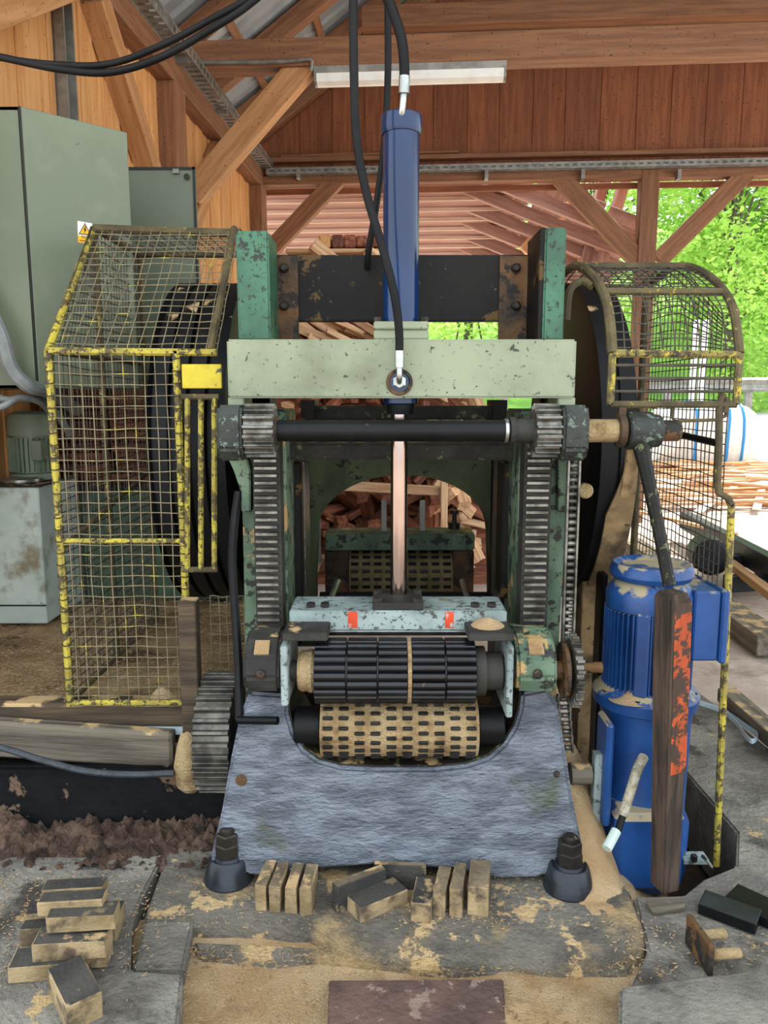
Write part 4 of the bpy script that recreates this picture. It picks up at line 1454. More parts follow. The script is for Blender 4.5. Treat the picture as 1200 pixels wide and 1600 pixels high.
h1 = hose('hydraulic_hose', [P(552, -160, 2.30), P(552, 0, 2.28), P(553, 110, 2.27), P(557, 215, 2.27), P(572, 300, 2.27), P(597, 385, 2.27), P(615, 455, 2.27), P(623, 510, 2.28), P(624, 552, 2.29)], .0125,
          'black hose hanging in front of the blue cylinder to the crossbeam port')
MB().tube([P(624, 548, 2.29), P(624, 574, 2.29)], .0145, 12).build('crimp', 'zinc', h1)
MB().tube([P(624, 572, 2.29), P(624, 586, 2.29), P(624, 594, 2.30), P(624, 598, 2.325)], .0085, 10, smooth_n=5).build('elbow', 'zinc', h1)
h2 = hose('hydraulic_hose', [P(590, -160, 2.38), P(603, -20, 2.36), P(612, 12, 2.36), P(626, 55, 2.36), P(631, 90, 2.36), P(632, 122, 2.36)], .0150,
          'short black hose bending down to the silver fitting on the cylinder top')
MB().tube([P(632, 120, 2.36), P(631, 147, 2.36)], .0165, 12).build('crimp', 'zinc', h2)
MB().tube([P(631, 145, 2.36), P(629, 168, 2.36), P(627, 182, 2.37), P(626, 190, 2.385)], .0095, 10, smooth_n=5).build('elbow', 'zinc', h2)
MB().lathe(Vector((P(627, 185, 2.385).x, 2.40, Z(185, 2.385) - .015)), (0, -.3, 1), [(0, .019), (.028, .019)], 6, sm=False).build('nut', 'zinc', h2)
h3 = hose('hydraulic_hose', [P(607, -160, 2.58), P(606, 0, 2.57), P(606, 120, 2.56), P(600, 230, 2.55), P(588, 320, 2.56), P(576, 392, 2.6), P(574, 420, 2.64)], .0110,
          'thin black hose passing behind the blue cylinder to the dark plate')
for k, (off, sag, lab) in enumerate(((0, 0, 'upper of two thick black cables sagging across the orange plank wall'), (-6, 13, 'lower of two thick black cables sagging across the orange plank wall'))):
    pts = [P(-150 + off, 60, 2.5), P(0 + off, 90 - k * 2, 2.45), P(90, 101 + sag * .5, 2.42), P(170, 100 + sag, 2.40), P(250, 72 + sag * 1.4, 2.38), P(330, 30 + sag * 1.2, 2.36), P(400, -12 + sag * .8, 2.36), P(520, -110, 2.36)]
    c = hose('cable', pts, .0105 if k else .0095, lab)
    c['category'] = 'cable'

# ------------------------------------------------------------------ electrical cabinet
cz0, cz1 = 1.535, 2.62
cab = thing('control_cabinet', (-1.7, 3.6, cz0), 'grey-green steel switch cabinet on the plank wall with doors ajar', 'cabinet')
CXr = P(40, 300, 3.2).x
b = MB()
t = .012
b.box((-1.92, 3.2, cz0), (CXr, 3.2 + t, cz1))
b.box((-1.92, 4.0 - t, cz0), (CXr, 4.0, cz1))
b.box((-1.92, 3.2, cz0), (CXr, 4.0, cz0 + t))
b.box((-1.92, 3.2, cz1 - t), (CXr, 4.0, cz1))
b.box((-1.92, 3.2, cz0), (-1.91, 4.0, cz1))
b.build('body', 'cabinet_paint', cab)
u = Vector((.315, .3, 0)).normalized()
nrm = Vector((u.y, -u.x, 0))
dw, dt = .435, .022
A0 = Vector((CXr + .006, 3.195, 0))
b = MB()
R = Matrix((u, nrm * -1, Vector((0, 0, 1)))).transposed()
b.box((0, 0, cz0), (dw, dt, cz1), R=R, c=A0, ch=.003)
d1 = b.build('door', 'cabinet_paint', cab)
b = MB()
b.box((-.008, .002, cz0), (0, dt, cz1), R=R, c=A0)
b.build('seal', 'rubber_seal', d1)
# second door stands open towards the aisle
dxr = P(306, 300, 4.0).x
b = MB()
b.box((CXr, 4.0, cz0), (dxr, 4.022, cz1), ch=.003)
d2 = b.build('door', 'cabinet_inner', cab)
MB().box((dxr - .012, 3.993, cz0), (dxr, 4.0, cz1)).build('seal', 'rubber_seal', d2)
MB().box((CXr, 3.993, cz1 - .012), (dxr, 4.0, cz1)).build('seal', 'rubber_seal', d2)
b = MB().lathe(P(292, 276, 3.99), (0, -1, 0), [(0, .014), (.006, .014), (.007, .006)], 16)
b.build('lock', 'nut_steel', d2)
MB().box((P(270, 266, 3.99).x, 3.985, P(270, 271, 3.99).z), (P(280, 266, 3.99).x, 4.0, P(270, 264, 3.99).z)).build('catch', 'galvanised', d2)

# voltage warning sticker on the near door
sg = thing('warning_sign', (0, 0, 0), 'small yellow and white high voltage warning sticker on cabinet door', 'sign')


def on_door(px, py, lift=.0):
    a, b_, c = ray(px, py)
    d = Vector((a, b_, c))
    p0 = A0 + nrm * (.0005 + lift)
    o = Vector((0, 0, CAM_Z))
    s = (p0 - o).dot(nrm) / d.dot(nrm)
    return o + d * s


def flat(name, pts, m, lift, parent):
    vs = [on_door(x, y, lift) for x, y in pts]
    n = len(vs)
    b = MB()
    b.add(vs + [v - nrm * .0008 for v in vs], [tuple(range(n)), tuple(range(2 * n - 1, n - 1, -1))] + [((k + 1) % n, k, n + k, n + (k + 1) % n) for k in range(n)])
    return b.build(name, m, parent)


flat('plate', [(121, 345), (144, 349), (145, 382), (122, 379)], 'sign_white', .001, sg)
flat('text_panel', [(121.6, 367.5), (144.3, 370.5), (144.7, 381.5), (122, 378.6)], 'sign_yellow', .002, sg)
flat('triangle_border', [(132.7, 348.2), (143.2, 368.2), (123, 365.6)], 'sign_black', .002, sg)
flat('triangle', [(132.8, 350.8), (141.4, 366.6), (124.9, 364.5)], 'sign_yellow', .003, sg)
flat('lightning_bolt', [(133.6, 353), (130.4, 359.4), (132.6, 359.7), (131.4, 365), (135.6, 358.2), (133.4, 357.9), (135, 353.4)], 'sign_black', .004, sg)
for txt, py, hgt in (('POD', 372.6, .0105), ('NAPI\u0118CIEM', 378.0, .0095)):
    cu = bpy.data.curves.new('lettering', 'FONT')
    cu.body = txt
    cu.size = hgt * 1.35
    cu.align_x = 'CENTER'
    cu.extrude = .0002
    if len(txt) > 4:
        cu.size = hgt * 1.0
    cu.materials.append(MATS['sign_black'])
    o = bpy.data.objects.new('lettering_curve', cu)
    COL.objects.link(o)
    me = bpy.data.meshes.new_from_object(o.evaluated_get(bpy.context.evaluated_depsgraph_get()))
    bpy.data.objects.remove(o)
    o = bpy.data.objects.new('lettering', me)
    COL.objects.link(o)
    o.location = on_door(133.2, py, .003)
    o.rotation_euler = Matrix((u, Vector((0, 0, 1)), nrm)).transposed().to_euler()
    o.parent = sg

# conduits under the cabinet
for k, (pts, r, lab, m) in enumerate((
    ([P(-40, 440, 3.1), P(0, 520, 3.1), P(18, 575, 3.12), P(45, 603, 3.15), P(75, 612, 3.3), P(120, 640, 3.6)], .030, 'thick pale grey conduit sweeping down below the cabinet corner', 'conduit_grey'),
    ([P(-30, 612, 3.2), P(10, 625, 3.2), P(40, 622, 3.25), P(80, 634, 3.4), P(110, 680, 3.6)], .016, 'slim grey cable arching over the tank motor', 'conduit_grey'),
    ([P(-30, 628, 3.15), P(0, 636, 3.15), P(30, 622, 3.2), P(62, 628, 3.3), P(82, 650, 3.5)], .014, 'lowest grey cable looping beside the tank motor', 'conduit_grey'),
    ([P(38, 596, 3.3), P(55, 603, 3.25), P(78, 620, 3.35), P(100, 660, 3.6)], .024, 'dark taped cable bundle below the cabinet', 'conduit_dark'))):
    tag(MB().tube(pts, r, 10, smooth_n=6).build('conduit', m), lab, 'cable')

# ------------------------------------------------------------------ hydraulic tank with pump motor
TYF = 3.62
tank = thing('hydraulic_tank', (-1.9, TYF + .3, .4), 'pale grey-green steel oil tank on the sawdust floor', 'tank')
txr = X(66, 860, TYF)
tz0, tz1 = Z(975, TYF), Z(757, TYF)
MB().box((-1.90, TYF, tz0), (txr, TYF + .45, tz1 - .012), ch=.006).build('tank_body', 'tank_paint', tank)
MB().box((-1.905, TYF - .012, tz1 - .012), (txr + .012, TYF + .455, tz1), ch=.003).build('lid', 'oily_dark', tank)
MB().box((-1.90, TYF - .004, tz0 + .09), (txr + .002, TYF, tz0 + .097)).build('seam', 'rubber_seal', tank)
q = P(33, 752, TYF + .15)
MB().lathe((q.x, TYF + .16, tz1), (0, 0, 1), [(0, .10), (.012, .10), (.014, .075), (.02, .07)], 28).build('filler_cap', 'zinc', tank)
pmx, pmy = P(48, 700, 3.88).x, 3.90
pz0, pz1 = tz1, Z(642, 3.95)
pmo = thing('pump_motor', (pmx, pmy, pz0), 'grey-green finned pump motor standing on the oil tank', 'motor')
bd = MB().lathe((pmx, pmy, pz0), (0, 0, 1), [(0, .115), (.03, .115), (.035, .095), (pz1 - pz0 - .12, .095)], 30).build('motor_body', 'motor_greygreen', pmo)
MB().lathe((pmx, pmy, pz1 - .12), (0, 0, 1), [(0, .112), (.075, .112), (.105, .10), (.12, .07)], 30).build('fan_cover', 'motor_greygreen', pmo)
fin = MB().box((-.003, -.02, 0), (.003, 0, pz1 - pz0 - .17))
fm = None
for k in range(30):
    R = Matrix.Rotation(2 * PI * k / 30, 3, 'Z')
    pos = Vector((pmx, pmy, pz0 + .04)) + R @ Vector((0, -.094, 0))
    if fm is None:
        o = fin.build('fin', 'motor_greygreen', bd, recenter=False)
        fm = o.data
        o.location = pos - origin_of(bd)
        o.rotation_euler = R.to_euler()
    else:
        place('fin', fm, bd, pos, R)
MB().box((pmx + .05, pmy - .13, pz0 + .1), (pmx + .10, pmy - .06, pz0 + .2), ch=.004).build('terminal_box', 'motor_greygreen', pmo)

# green housing and dark board stack behind the left guard
gh = thing('machine_housing', (-1.15, 4.3, .39), 'green sheet metal housing on the sawdust floor behind the yellow guard', 'housing')
MB().box((-1.72, 4.15, .38), (-.72, 4.6, 1.0), ch=.01).build('shell', 'house_green', gh)
MB().box((-1.74, 4.13, 1.0), (-.70, 4.62, 1.03), ch=.004).build('lid', 'oily_dark', gh)
random.seed(11)
row = 0
for r in range(11):
    for k in range(3):
        L = random.uniform(.30, .5)
        xx = -1.68 + k * .36 + random.uniform(-.02, .02)
        zc = 1.055 + r * .058
        yy = 4.35 + random.uniform(-.02, .02)
        o = timber('board_offcut', (xx - .165, yy, zc), (xx + .165, yy, zc), .3, .052, 'firewood', None, rough=.004)
        tag(o, 'reddish-brown board offcut in the stack behind the yellow guard', 'offcut', 'board offcuts stacked behind the guard')

# ------------------------------------------------------------------ left timbers, beam, hose
tt = timber('bearer_timber', (-2.0, 2.665, .335), (-.62, 2.665, .335), .09, .15, 'old_timber', None, ch=.01)
tag(tt, 'dark dusty timber sill carrying the yellow guard', 'timber', kind=None)
tt = timber('weathered_plank', (-1.78, 2.575, .335), (P(270, 1185, 2.53).x, 2.555, .275), .055, .135, 'grey_timber', None, ch=.012, rough=.004)
tag(tt, 'weathered grey plank lying on the black beam by the dirt trench', 'plank')
sb = thing('steel_girder', (-1.4, 2.6, 0), 'black tarred steel beam above the dirt trench', 'beam')
MB().box((-2.0, 2.52, -.06), (-.50, 2.532, .225)).build('web', 'tarred_steel', sb)
MB().box((-2.0, 2.50, .205), (-.66, 2.62, .222)).build('flange', 'black_steel', sb)
b = MB().tube([P(-60, 1160, 2.46), P(0, 1168, 2.46), P(60, 1186, 2.45), P(130, 1204, 2.45), P(200, 1210, 2.45), P(272, 1208, 2.46)], .0115, 10, smooth_n=8)
tag(b.build('corrugated_hose', 'conduit_dark'), 'dark corrugated hose running along the black beam', 'hose')
b = MB()
qa, qb = P(140, 1141, 2.60), P(290, 1141, 2.60)
b.box((qa.x, 2.59, qa.z - .012), (qb.x, 2.605, qa.z + .012))
tag(b.build('metal_strip', 'plastic_strip'), 'pale blue strip between the dark sill and the weathered plank', 'strip')
def mound(name, cx, cy, z0, rx, ry, h, label, m='sawdust', parent=None):
    b = MB()
    sv = []
    for i in range(11):
        for k in range(30):
            a = 2 * PI * k / 30
            rr = i / 10
            x_, y_ = cx + rx * rr * math.cos(a), cy + ry * rr * math.sin(a)
            sv.append((x_, y_, z0 + h * (math.cos(PI * rr) * .5 + .5) + (1 - rr) * h * .35 * fbm(x_, y_, 0, 16)))
    b.add(sv, [(i * 30 + k, i * 30 + (k + 1) % 30, i * 30 + 30 + (k + 1) % 30, i * 30 + 30 + k) for i in range(10) for k in range(30)], 0, True)
    o = b.build(name, m, parent)
    if not parent:
        tag(o, label, 'sawdust', kind='stuff')
    return o


q = P(255, 1108, 2.65)
mound('sawdust', q.x, 2.655, .408, .085, .045, .05, 'small sawdust heap on the dark sill beside the dusty stand')
q = G(345, 1050, .40)
mound('sawdust', -.52, 2.72, .36, .14, .10, .14, 'sawdust heap behind the drive gear under the flywheel')
mound('sawdust', mx - .06, MY - .10, Z(1122, MY - .14) + .045, .09, .06, .035, 'sawdust lying on the flange of the blue gearmotor')

# ------------------------------------------------------------------ wooden blocks
def block(px, py, zc, L, W, H, yaw, label, top='block_dark', side='block_end', tiltx=0., tilty=0., grp=None):
    """a small wooden block whose centre is seen at (px,py) at height zc; L along local x"""
    b = MB()
    b.box((-L / 2, -W / 2, -H / 2), (L / 2, W / 2, H / 2), ch=.002)
    for i, f in enumerate(b.f):
        n = (b.v[f[1]] - b.v[f[0]]).cross(b.v[f[2]] - b.v[f[0]])
        n.normalize()
        b.mi[i] = 0 if abs(n.z) > .8 else 1
    for v in b.v:
        v += Vector((random.uniform(-1, 1), random.uniform(-1, 1), random.uniform(-1, 1))) * .0015
    o = b.build('wooden_block', [top, side], None, recenter=False)
    c = G(px, py, zc)
    o.location = c
    o.rotation_euler = (tiltx, tilty, math.radians(yaw))
    return tag(o, label, 'block', grp)


random.seed(5)
g1, g2, g3 = 'wooden blocks piled on the left slab', 'wooden blocks at the foot of the saw', 'upright blocks beside the anchor foot'
H = .042
for a in (
    (118, 1390, .150, .165, .050, .040, 4, 'dark topmost block at the back of the left pile'),
    (114, 1410, .148, .170, .050, .040, 5, 'dark topmost block with a pale speck on the left pile'),
    (131, 1432, .128, .175, .062, .045, 5, 'light-sided block just below the two topmost on the left pile'),
    (88, 1428, .085, .15, .06, .05, 8, 'short block end peeking out at the back of the left pile'),
    (82, 1452, .070, .15, .06, .05, 4, 'block in the middle of the left pile, mostly covered'),
    (114, 1472, .072, .185, .070, .050, 5, 'wide block at the front of the left pile with light side'),
    (70, 1505, .024, .16, .075, .046, 6, 'bottom block at the left corner of the left pile'),
    (150, 1440, .030, .14, .10, .055, 4, 'bottom block hidden under the left pile'),
    (130, 1490, .022, .14, .06, .04, 4, 'low block under the front of the left pile'),
): block(*a, grp=g1)
block(117, 1551, .035, .16, .085, .070, -52, 'thick block standing askew in front of the left pile', grp=g1)
# upright row right of the anchor foot
for k, px in enumerate((415, 436, 460, 482)):
    block(px + 1, 1383 + k * 2, .046, .034, .125, .085, -7 + k, ('first', 'second', 'third', 'fourth')[k] + ' narrow upright block counted from the anchor foot with sawdust', top='block_brown', grp=g3)
block(562, 1388, .045, .17, .032, .085, 32, 'narrow dark block standing on edge behind a flat slanted one', top='block_brown', side='block_dark', grp=g2)
block(590, 1405, .028, .165, .075, .045, 33, 'flat slanted block with light front edge below the saw throat', grp=g2)
block(625, 1368, .045, .16, .022, .08, -4, 'long block leaning flat against the saw base', top='block_brown', side='block_dark', grp=g2)
block(662, 1405, .034, .058, .125, .06, -10, 'black-topped block beside the upright trio', grp=g2)
block(691, 1392, .045, .036, .12, .086, -13, 'upright block between the black-topped block and its twin', top='block_brown', grp=g2)
block(716, 1390, .048, .036, .13, .090, -12, 'slim upright block next to the widest one', top='block_brown', grp=g2)
block(749, 1386, .048, .060, .14, .092, -10, 'widest light brown upright block at the foot of the saw', top='block_brown', grp=g2)
# steel scraps at the right
block(1140, 1424, .022, .155, .085, .032, -36, 'flat black steel block on the slab beside the yellow rod', top='foot_casting', side='black_steel')['category'] = 'scrap'
o = block(1186, 1420, .020, .17, .10, .03, -48, 'dark flat scrap at the picture edge behind the steel block', top='black_steel', side='black_steel')
o['category'] = 'scrap'
st = thing('bolted_bracket', G(1095, 1490, .02), 'rusty steel plate standing on edge with two dusty bolts', 'bracket')
d = (G(1105, 1505, .0) - G(1072, 1440, .0)).normalized()
q0, q1 = G(1075, 1450, .045), G(1112, 1502, .045)
b = MB()
R = frame_along(q1 - q0)
Lq = (q1 - q0).length
b.box((-Lq / 2, -.008, -.045), (Lq / 2, .008, .045), R=R, c=(q0 + q1) / 2, ch=.003)
b.build('plate', 'rust_plate', st)
side = R @ Vector((0, 1, 0))
for f in (.25, .82):
    c = q0.lerp(q1, f)
    s = side if side.x > 0 else -side
    MB().cyl(c, c + s * .09, .014, 12).build('bolt', 'roller_dusty', st)
o = tag(timber('wood_scrap', G(1015, 1418, .012), G(1066, 1412, .012), .05, .02, 'grey_timber', rough=.004), 'splintered wood scrap at the foot of the orange-painted post', 'scrap')

# a curled plastic strip and timber rails on the right slab
b = MB()
pts = catmull([G(1090, 1098, .03), G(1130, 1112, .03), G(1165, 1135, .03), G(1184, 1150, .035), G(1172, 1158, .03), G(1150, 1130, .03), G(1130, 1112, .035)], 6)
vs = []
for p in pts:
    vs += [p + Vector((0, 0, -.010)), p + Vector((0, 0, .012)), p + Vector((.002, .004, .012)), p + Vector((.002, .004, -.010))]
for i in range(len(pts) - 1):
    for k in range(4):
        b.f.append((i * 4 + k, i * 4 + (k + 1) % 4, i * 4 + 4 + (k + 1) % 4, i * 4 + 4 + k)); b.mi.append(0); b.sm.append(False)
b.v += vs
tag(b.build('packing_strap', 'plastic_strip'), 'pale blue plastic strap curled on the slab beside the yellow rod', 'strap')

# ------------------------------------------------------------------ wood shavings scattered over floor and slabs
random.seed(77)


def shavings(name, n, fn, label, m, smin=.003, smax=.010):
    V, Fs = [], []
    for k in range(n):
        r = fn()
        if r is None:
            continue
        p = Vector(r)
        a = random.uniform(0, 2 * PI)
        L, W_ = random.uniform(smin, smax), random.uniform(.001, .0025)
        u_ = Vector((math.cos(a), math.sin(a), random.uniform(-.3, .3))) * L
        v_ = Vector((-math.sin(a), math.cos(a), random.uniform(-.4, .4))) * W_
        t_ = Vector((0, 0, .0012))
        i = len(V)
        V += [p - u_, p + v_, p + u_, p - v_, p + t_ + Vector((0, 0, .001))]
        Fs += [(i, i + 1, i + 4), (i + 1, i + 2, i + 4), (i + 2, i + 3, i + 4), (i + 3, i, i + 4)]
    o = MB().add(V, Fs).build(name, m)
    return tag(o, label, 'shavings', kind='stuff')


def on_slab():
    x, y = random.uniform(-1.3, 1.5), random.uniform(1.25, 2.25)
    if -.62 < x < .62 and y < 1.98:
        return None
    if x > .5 and y > 2.05:
        return None
    if fbm(x, y, 4, 2.2) < random.uniform(-.35, .45):
        return None
    return x, y, .006


def on_bed():
    x, y = random.uniform(-.62, .72), random.uniform(1.2, 1.98)
    return x, y, -.036 + .012 * fbm(x, y, 1.3, 3.0)


def on_left():
    x, y = random.uniform(-1.9, -.5), random.uniform(2.75, 4.4)
    return x, y, .392 + .03 * fbm(x, y, 0, 1.7) + .012 * fbm(x, y, 3, 9)


shavings('wood_shavings', 9000, on_slab, 'pale wood shavings scattered over the grey slabs', 'sawdust')
shavings('wood_shavings', 5000, on_bed, 'coarse shavings lying on the yellow sawdust bed', 'roller_dusty', .003, .012)
shavings('wood_shavings', 5000, on_left, 'shavings on the raised floor under the oil tank', 'sawdust', .004, .018)

# ------------------------------------------------------------------ firewood behind the saw
random.seed(21)
lab = 'split firewood stick in the dark reddish heap behind the saw'
rows = [.30 + .10 * k for k in range(8)] + [1.42, 1.52] + [1.84, 1.95, 2.06, 2.30, 2.50]
for zc in rows:
    for k in range(12):
        xx = -.66 + k * .125 + random.uniform(-.04, .04)
        if zc > (1.3 if xx > .7 else 1.7) and (xx > .12 or xx < -.9):
            continue
        d = Vector((random.gauss(0, .7), random.gauss(0, .7), random.gauss(0, .5))).normalized()
        if zc > 1.8:
            d = Vector((1, random.uniform(-.3, .3), random.uniform(-.8, -.3))).normalized()
        L = random.uniform(.30, .55)
        c = Vector((xx, 6.15 + random.uniform(-.12, .12), zc + random.uniform(-.03, .03)))
        pale = zc > 1.8 or (xx > .42 and random.random() < .8) or random.random() < .10  # right-hand sticks get the paler wood colour as painted sunlight
        o = timber('firewood_stick', c - d * L / 2, c + d * L / 2, random.uniform(.06, .12), random.uniform(.04, .09), 'fresh_board' if pale else 'firewood', None, rough=.008)
        if zc > 1.8:
            l_ = 'pale slanting firewood slab seen below the dark plate of the saw'
        elif zc > 1.3:
            l_ = 'firewood stick seen in the slit under the crossbeam'
        elif pale:
            l_ = 'pale split firewood stick seen through the rear arch of the saw'
        else:
            l_ = 'dark red split firewood stick seen through the rear arch of the saw'
        tag(o, l_, 'firewood', 'firewood heap behind the saw')
bk = heightfield('firewood_core', -1.0, 1.2, 6.18, 7.4, 40, 30, lambda x, y: max(-.03, min((y - 6.18) * 14 - .03, (2.55 if x < .15 else max(.9, 2.55 - (x - .15) * 6)) - (y - 6.3) * .5 + .1 * fbm(x, y, 0, 3))), 'firewood')
tag(bk, 'deep dark inside of the firewood heap', 'firewood', kind='stuff')
tag(timber('scaffold_board', P(500, 757, 5.6), P(705, 768, 5.6), .05, .07, 'fresh_board'), 'long light board lying across the firewood heap behind the saw', 'board')
tag(timber('upright_stake', P(694, 752, 5.55), Vector((P(694, 800, 5.55).x, 5.55, -.03)), .05, .05, 'fresh_board', up=(0, 1, 0)), 'thin upright stake in front of the firewood heap', 'stake')
tag(timber('shelf_plank', P(450, 397, 6.2), P(650, 397, 6.2), .30, .03, 'fresh_board'), 'yellow plank on top of the heap carrying cut blocks', 'plank')
for k, px in enumerate((508, 528, 547, 565, 584)):
    q = P(px, 385 + k * .8, 6.1)
    zc = P(600, 394, 6.2).z
    o = timber('cut_block', (q.x, 6.05, zc + .055), (q.x, 6.35, zc + .055), .088, .095 if k < 3 else .075, 'wall_wood' if k == 0 else 'firewood', None, ch=.012)
    tag(o, ('bright orange', 'dark brown', 'reddish squared', 'small low', 'last and palest')[k] + ' block end on the yellow plank behind the cylinder', 'block', 'cut blocks on the plank')

# ------------------------------------------------------------------ yard at the right: heap of slabs, steel beams, tarp bundle
random.seed(31)
for k in range(90):
    px = random.uniform(985, 1290)
    py = random.uniform(715, 785)
    q = G(px, py + 12, 0.0)
    q.z = random.uniform(.02, .42) * (1 - abs(py - 750) / 60)
    yaw = random.gauss(0, .35) + (1.0 if random.random() < .12 else 0)
    L = random.uniform(.9, 2.2)
    d = Vector((math.cos(yaw), math.sin(yaw), random.uniform(-.08, .08))).normalized()
    o = timber('edging_board', q - d * L / 2, q + d * L / 2, random.uniform(.05, .12), random.uniform(.02, .04), random.choice(('fresh_board', 'fresh_board', 'fresh_board', 'wall_wood')), None, rough=.006)
    tag(o, 'thin pale slab board in the loose heap out in the yard', 'board', 'slab boards heaped in the yard')
for p0, p1, lab in (((1175, 742), (1090, 800), 'white board slanting off the slab heap towards the wire panel'), ((1195, 745), (1182, 795), 'short white board lying near the slab heap at the picture edge')):
    a, c = G(*p0, .15), G(*p1, .05)
    tag(timber('white_board', a, c, .10, .03, 'sign_white'), lab, 'board')
for p0, p1, z, wd, ht, m, lab in (
    ((985, 850), (1210, 1010), .06, .20, .12, 'grey_timber', 'wide grey timber rail running out past the motor'),
    ((1070, 812), (1230, 900), .20, .10, .18, 'steel_beam', 'upper black steel girder beyond the wire panel'),
    ((1090, 880), (1260, 868), .14, .12, .10, 'steel_beam', 'short black girder crossing the other girders'),
    ((1135, 912), (1260, 905), .08, .10, .12, 'steel_beam', 'lowest black girder near the picture edge'),
    ((1140, 880), (1250, 962), .16, .08, .06, 'pale_beam_wood', 'yellowish sawn plank leaning by the black girders'),
    ((1135, 1085), (1300, 1230), .05, .09, .07, 'grey_timber', 'grey timber edging the slab beside the plastic strap'),
    ((1000, 800), (1150, 835), .25, .06, .03, 'fresh_board', 'thin board crossing the end of the black girders'),
):
    a, c = G(*p0, z), G(*p1, z)
    tag(timber('girder' if m == 'steel_beam' else 'timber_rail', a, c, wd, ht, m, ch=.004), lab, 'girder' if m == 'steel_beam' else 'timber')
q = G(1105, 868, .2)
tag(MB().lathe(q + Vector((0, -.1, 0)), (.2, .98, 0), [(0, .12), (.02, .15), (.3, .15), (.32, .12)], 20).build('log_roller', 'steel_beam'), 'dark round roller under the girders behind the wire panel', 'roller')

# tarp-wrapped bundle with blue straps
tbm = thing('wrapped_bundle', G(1100, 735, 0), 'white wrapped timber bundle with blue straps in the yard', 'bundle')
q = G(1095, 735, 0)
b = MB()
ring = []
for k in range(20):
    a = 2 * PI * k / 20
    ring.append((math.copysign(abs(math.cos(a)) ** .55, math.cos(a)), math.copysign(abs(math.sin(a)) ** .55, math.sin(a))))
V, Fs = [], []
for i in range(13):
    t = i / 12
    sc = .55 + .45 * math.sin(PI * min(1, max(0, t)) * .92 + .12) ** .5
    for k in range(20):
        V.append(Vector((q.x - 1.0 + 1.9 * t, q.y + .6 * ring[k][0] * sc, .72 + .70 * ring[k][1] * sc)) + Vector((mnoise.noise(Vector((t * 5, k, 1))), mnoise.noise(Vector((t * 5, k, 5))), mnoise.noise(Vector((t * 5, k, 9))))) * .04)
for i in range(12):
    for k in range(20):
        Fs.append((i * 20 + k, i * 20 + (k + 1) % 20, i * 20 + 20 + (k + 1) % 20, i * 20 + 20 + k))
Fs += [tuple(range(20)), tuple(240 + k for k in range(20))]
b.add(V, Fs, 0, True)
b.build('wrapping', 'tarp', tbm)
for tt_ in (.35, .7, .9):
    i = int(tt_ * 12)
    MB().tube([V[i * 20 + k % 20] + (V[i * 20 + k % 20] - Vector((V[i * 20].x, q.y, .72))).normalized() * .01 for k in range(21)], .03, 5, caps=False).build('strap', 'strap_blue', tbm)
a = P(1135, 650, 9.0)
tag(timber('leaning_pole', G(1143, 732, 0), P(1136, 640, G(1143, 732, 0).y + .2), .07, .07, 'red_wood', up=(0, 1, 0)), 'thin reddish pole leaning by the wrapped bundle', 'pole')

# fine chicken-wire fence piece lying by the girders is left to the yard; guard rail and road behind
rail = thing('guard_rail', (12, 19, 0), 'pale grey steel guard rail along the road', 'guard rail')
Yq = 19.0
zr_ = P(1180, 601, Yq).z
MB().prism([(Yq, zr_ - .17), (Yq - .06, zr_ - .12), (Yq, zr_ - .0), (Yq - .06, zr_ + .12), (Yq, zr_ + .17), (Yq + .03, zr_ + .17), (Yq + .03, zr_ - .17)], 3.5, 40, 'yz').build('rail', 'galvanised', rail)
for k in range(14):
    xx = P(1172, 620, Yq).x + (k - 3) * 2.0
    MB().box((xx - .08, Yq + .03, -.03), (xx + .08, Yq + .18, zr_ + .1)).build('post', 'galvanised', rail)
road = MB().add([(2, 16.5, .05), (60, 16.5, .05), (60, 19.5, .9), (2, 19.5, .9)], [(0, 1, 2, 3)])
road.add([(2, 19.5, .9), (60, 19.5, .9), (60, 26, 1.0), (2, 26, 1.0)], [(0, 1, 2, 3)])
ro = road.build('road', 'asphalt')
tag(ro, 'pale road beyond the yard', None, kind='structure')

# white posts far off
for px in (1080, 1094):
    a = P(px, 640, 17.5)
    tag(MB().cyl((a.x, 17.5, 0), (a.x, 17.5, P(px, 500, 17.5).z), .07, 10).build('white_post', 'lamp_white'), ('first' if px < 1090 else 'second') + ' slender white post seen through the wire hood', 'post', 'white posts')

# hillside and trees
hill = heightfield('hill', -30, 60, 24, 60, 60, 30, lambda x, y: -.2 + 1.2 * min(1, (y - 24) / 3) + max(0, (y - 28)) * .42 + .6 * fbm(x, y, 0, .15), 'hill_grass')
tag(hill, 'green hillside behind the road', None, kind='structure')


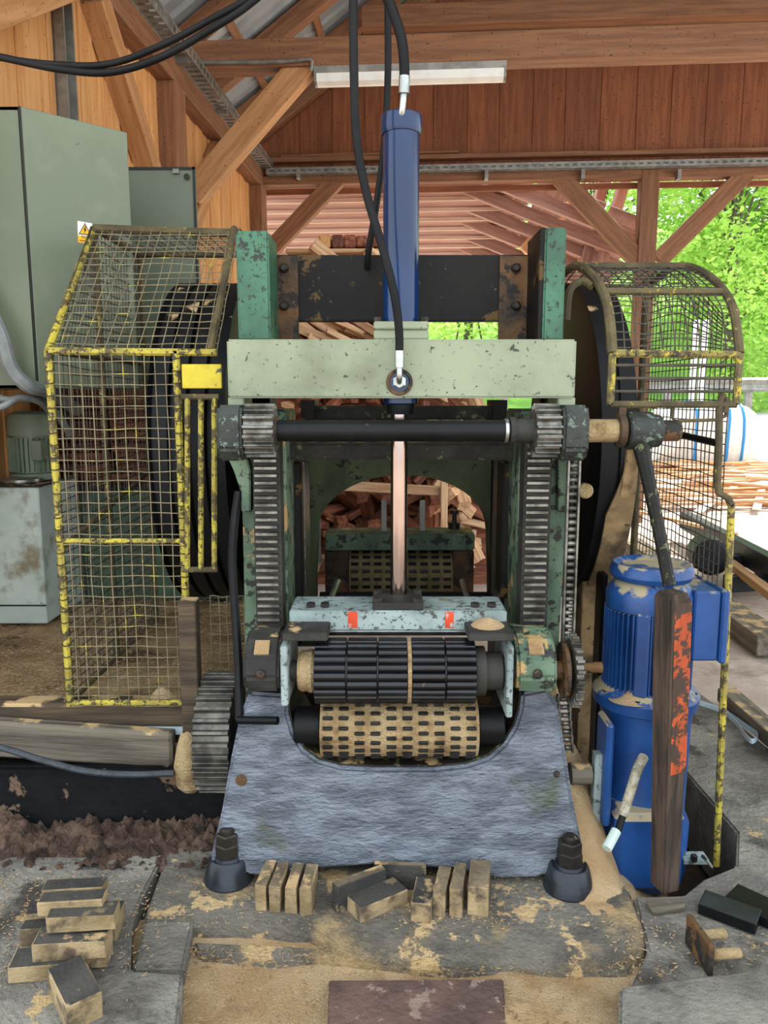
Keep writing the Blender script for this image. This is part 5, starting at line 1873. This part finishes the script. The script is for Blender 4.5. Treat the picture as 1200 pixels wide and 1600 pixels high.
def tree(x, y, h, rad, n, m, label, seed, low=.0):
    rnd = random.Random(seed)
    base = -.2 + 1.2 * min(1, max(0, (y - 24) / 3)) + max(0, (y - 28)) * .42
    t = thing('broadleaf_tree', (x, y, base), label, 'tree', 'trees beyond the road')
    b = MB()
    b.tube([(x, y, base - .3), (x + .1, y, base + h * .35), (x - .1, y, base + h * .8)], [.22, .15, .04], 8)
    clumps = []
    for k in range(26):
        a, e = rnd.uniform(0, 2 * PI), rnd.uniform(-.9, 1)
        rr = rad * rnd.uniform(.35, .95)
        c = Vector((x + rr * math.cos(a) * math.sqrt(max(.05, 1 - e * e * .7)), y + rr * math.sin(a) * math.sqrt(max(.05, 1 - e * e * .7)), base + h * (.55 + low) + e * h * (.42 - low * .3)))
        clumps.append(c)
        b.tube([(x, y, base + h * .3 + (c.z - base) * .2), tuple((Vector((x, y, c.z)) + c) / 2 - Vector((0, 0, .3))), tuple(c)], [.06, .04, .015], 5)
    b.build('trunk', 'bark', t)
    V, Fs = [], []
    for k in range(n):
        c = rnd.choice(clumps)
        while True:
            d = Vector((rnd.uniform(-1, 1), rnd.uniform(-1, 1), rnd.uniform(-1, 1)))
            if d.length < 1:
                break
        p = c + d * rad * .42
        s = rnd.uniform(.07, .16)
        u_ = Vector((rnd.uniform(-1, 1), rnd.uniform(-1, 1), rnd.uniform(-.6, .6))).normalized()
        v_ = u_.cross(Vector((rnd.uniform(-1, 1), rnd.uniform(-1, 1), rnd.uniform(-1, 1)))).normalized()
        i = len(V)
        V += [p - u_ * s, p - v_ * s * .5, p + u_ * s, p + v_ * s * .5]
        Fs.append((i, i + 1, i + 2, i + 3))
    o = MB().add(V, Fs).build('foliage', m, t)
    return t


tree(11.8, 27, 12.5, 3.6, 15000, 'leaf_light', 'bright yellow-green tree filling the gap right of the timber post', 1, -.08)
tree(16.8, 30, 13, 4.2, 15000, 'leaf_mid', 'dense green tree at the picture edge above the guard rail', 2, -.1)
tree(8.2, 31, 13, 3.4, 10000, 'leaf_light', 'pale tree behind the timber post and leaning red posts', 3, -.05)
tree(14.2, 36, 15, 4.5, 13000, 'leaf_mid', 'tall green tree farther up the hillside', 4, -.05)
tree(3.5, 33, 11, 3.8, 9000, 'leaf_light', 'light green tree seen below the lean-to roof', 5, -.1)
tree(20.5, 36, 15, 4.8, 9000, 'leaf_light', 'distant pale tree at the far end of the road', 6, -.1)
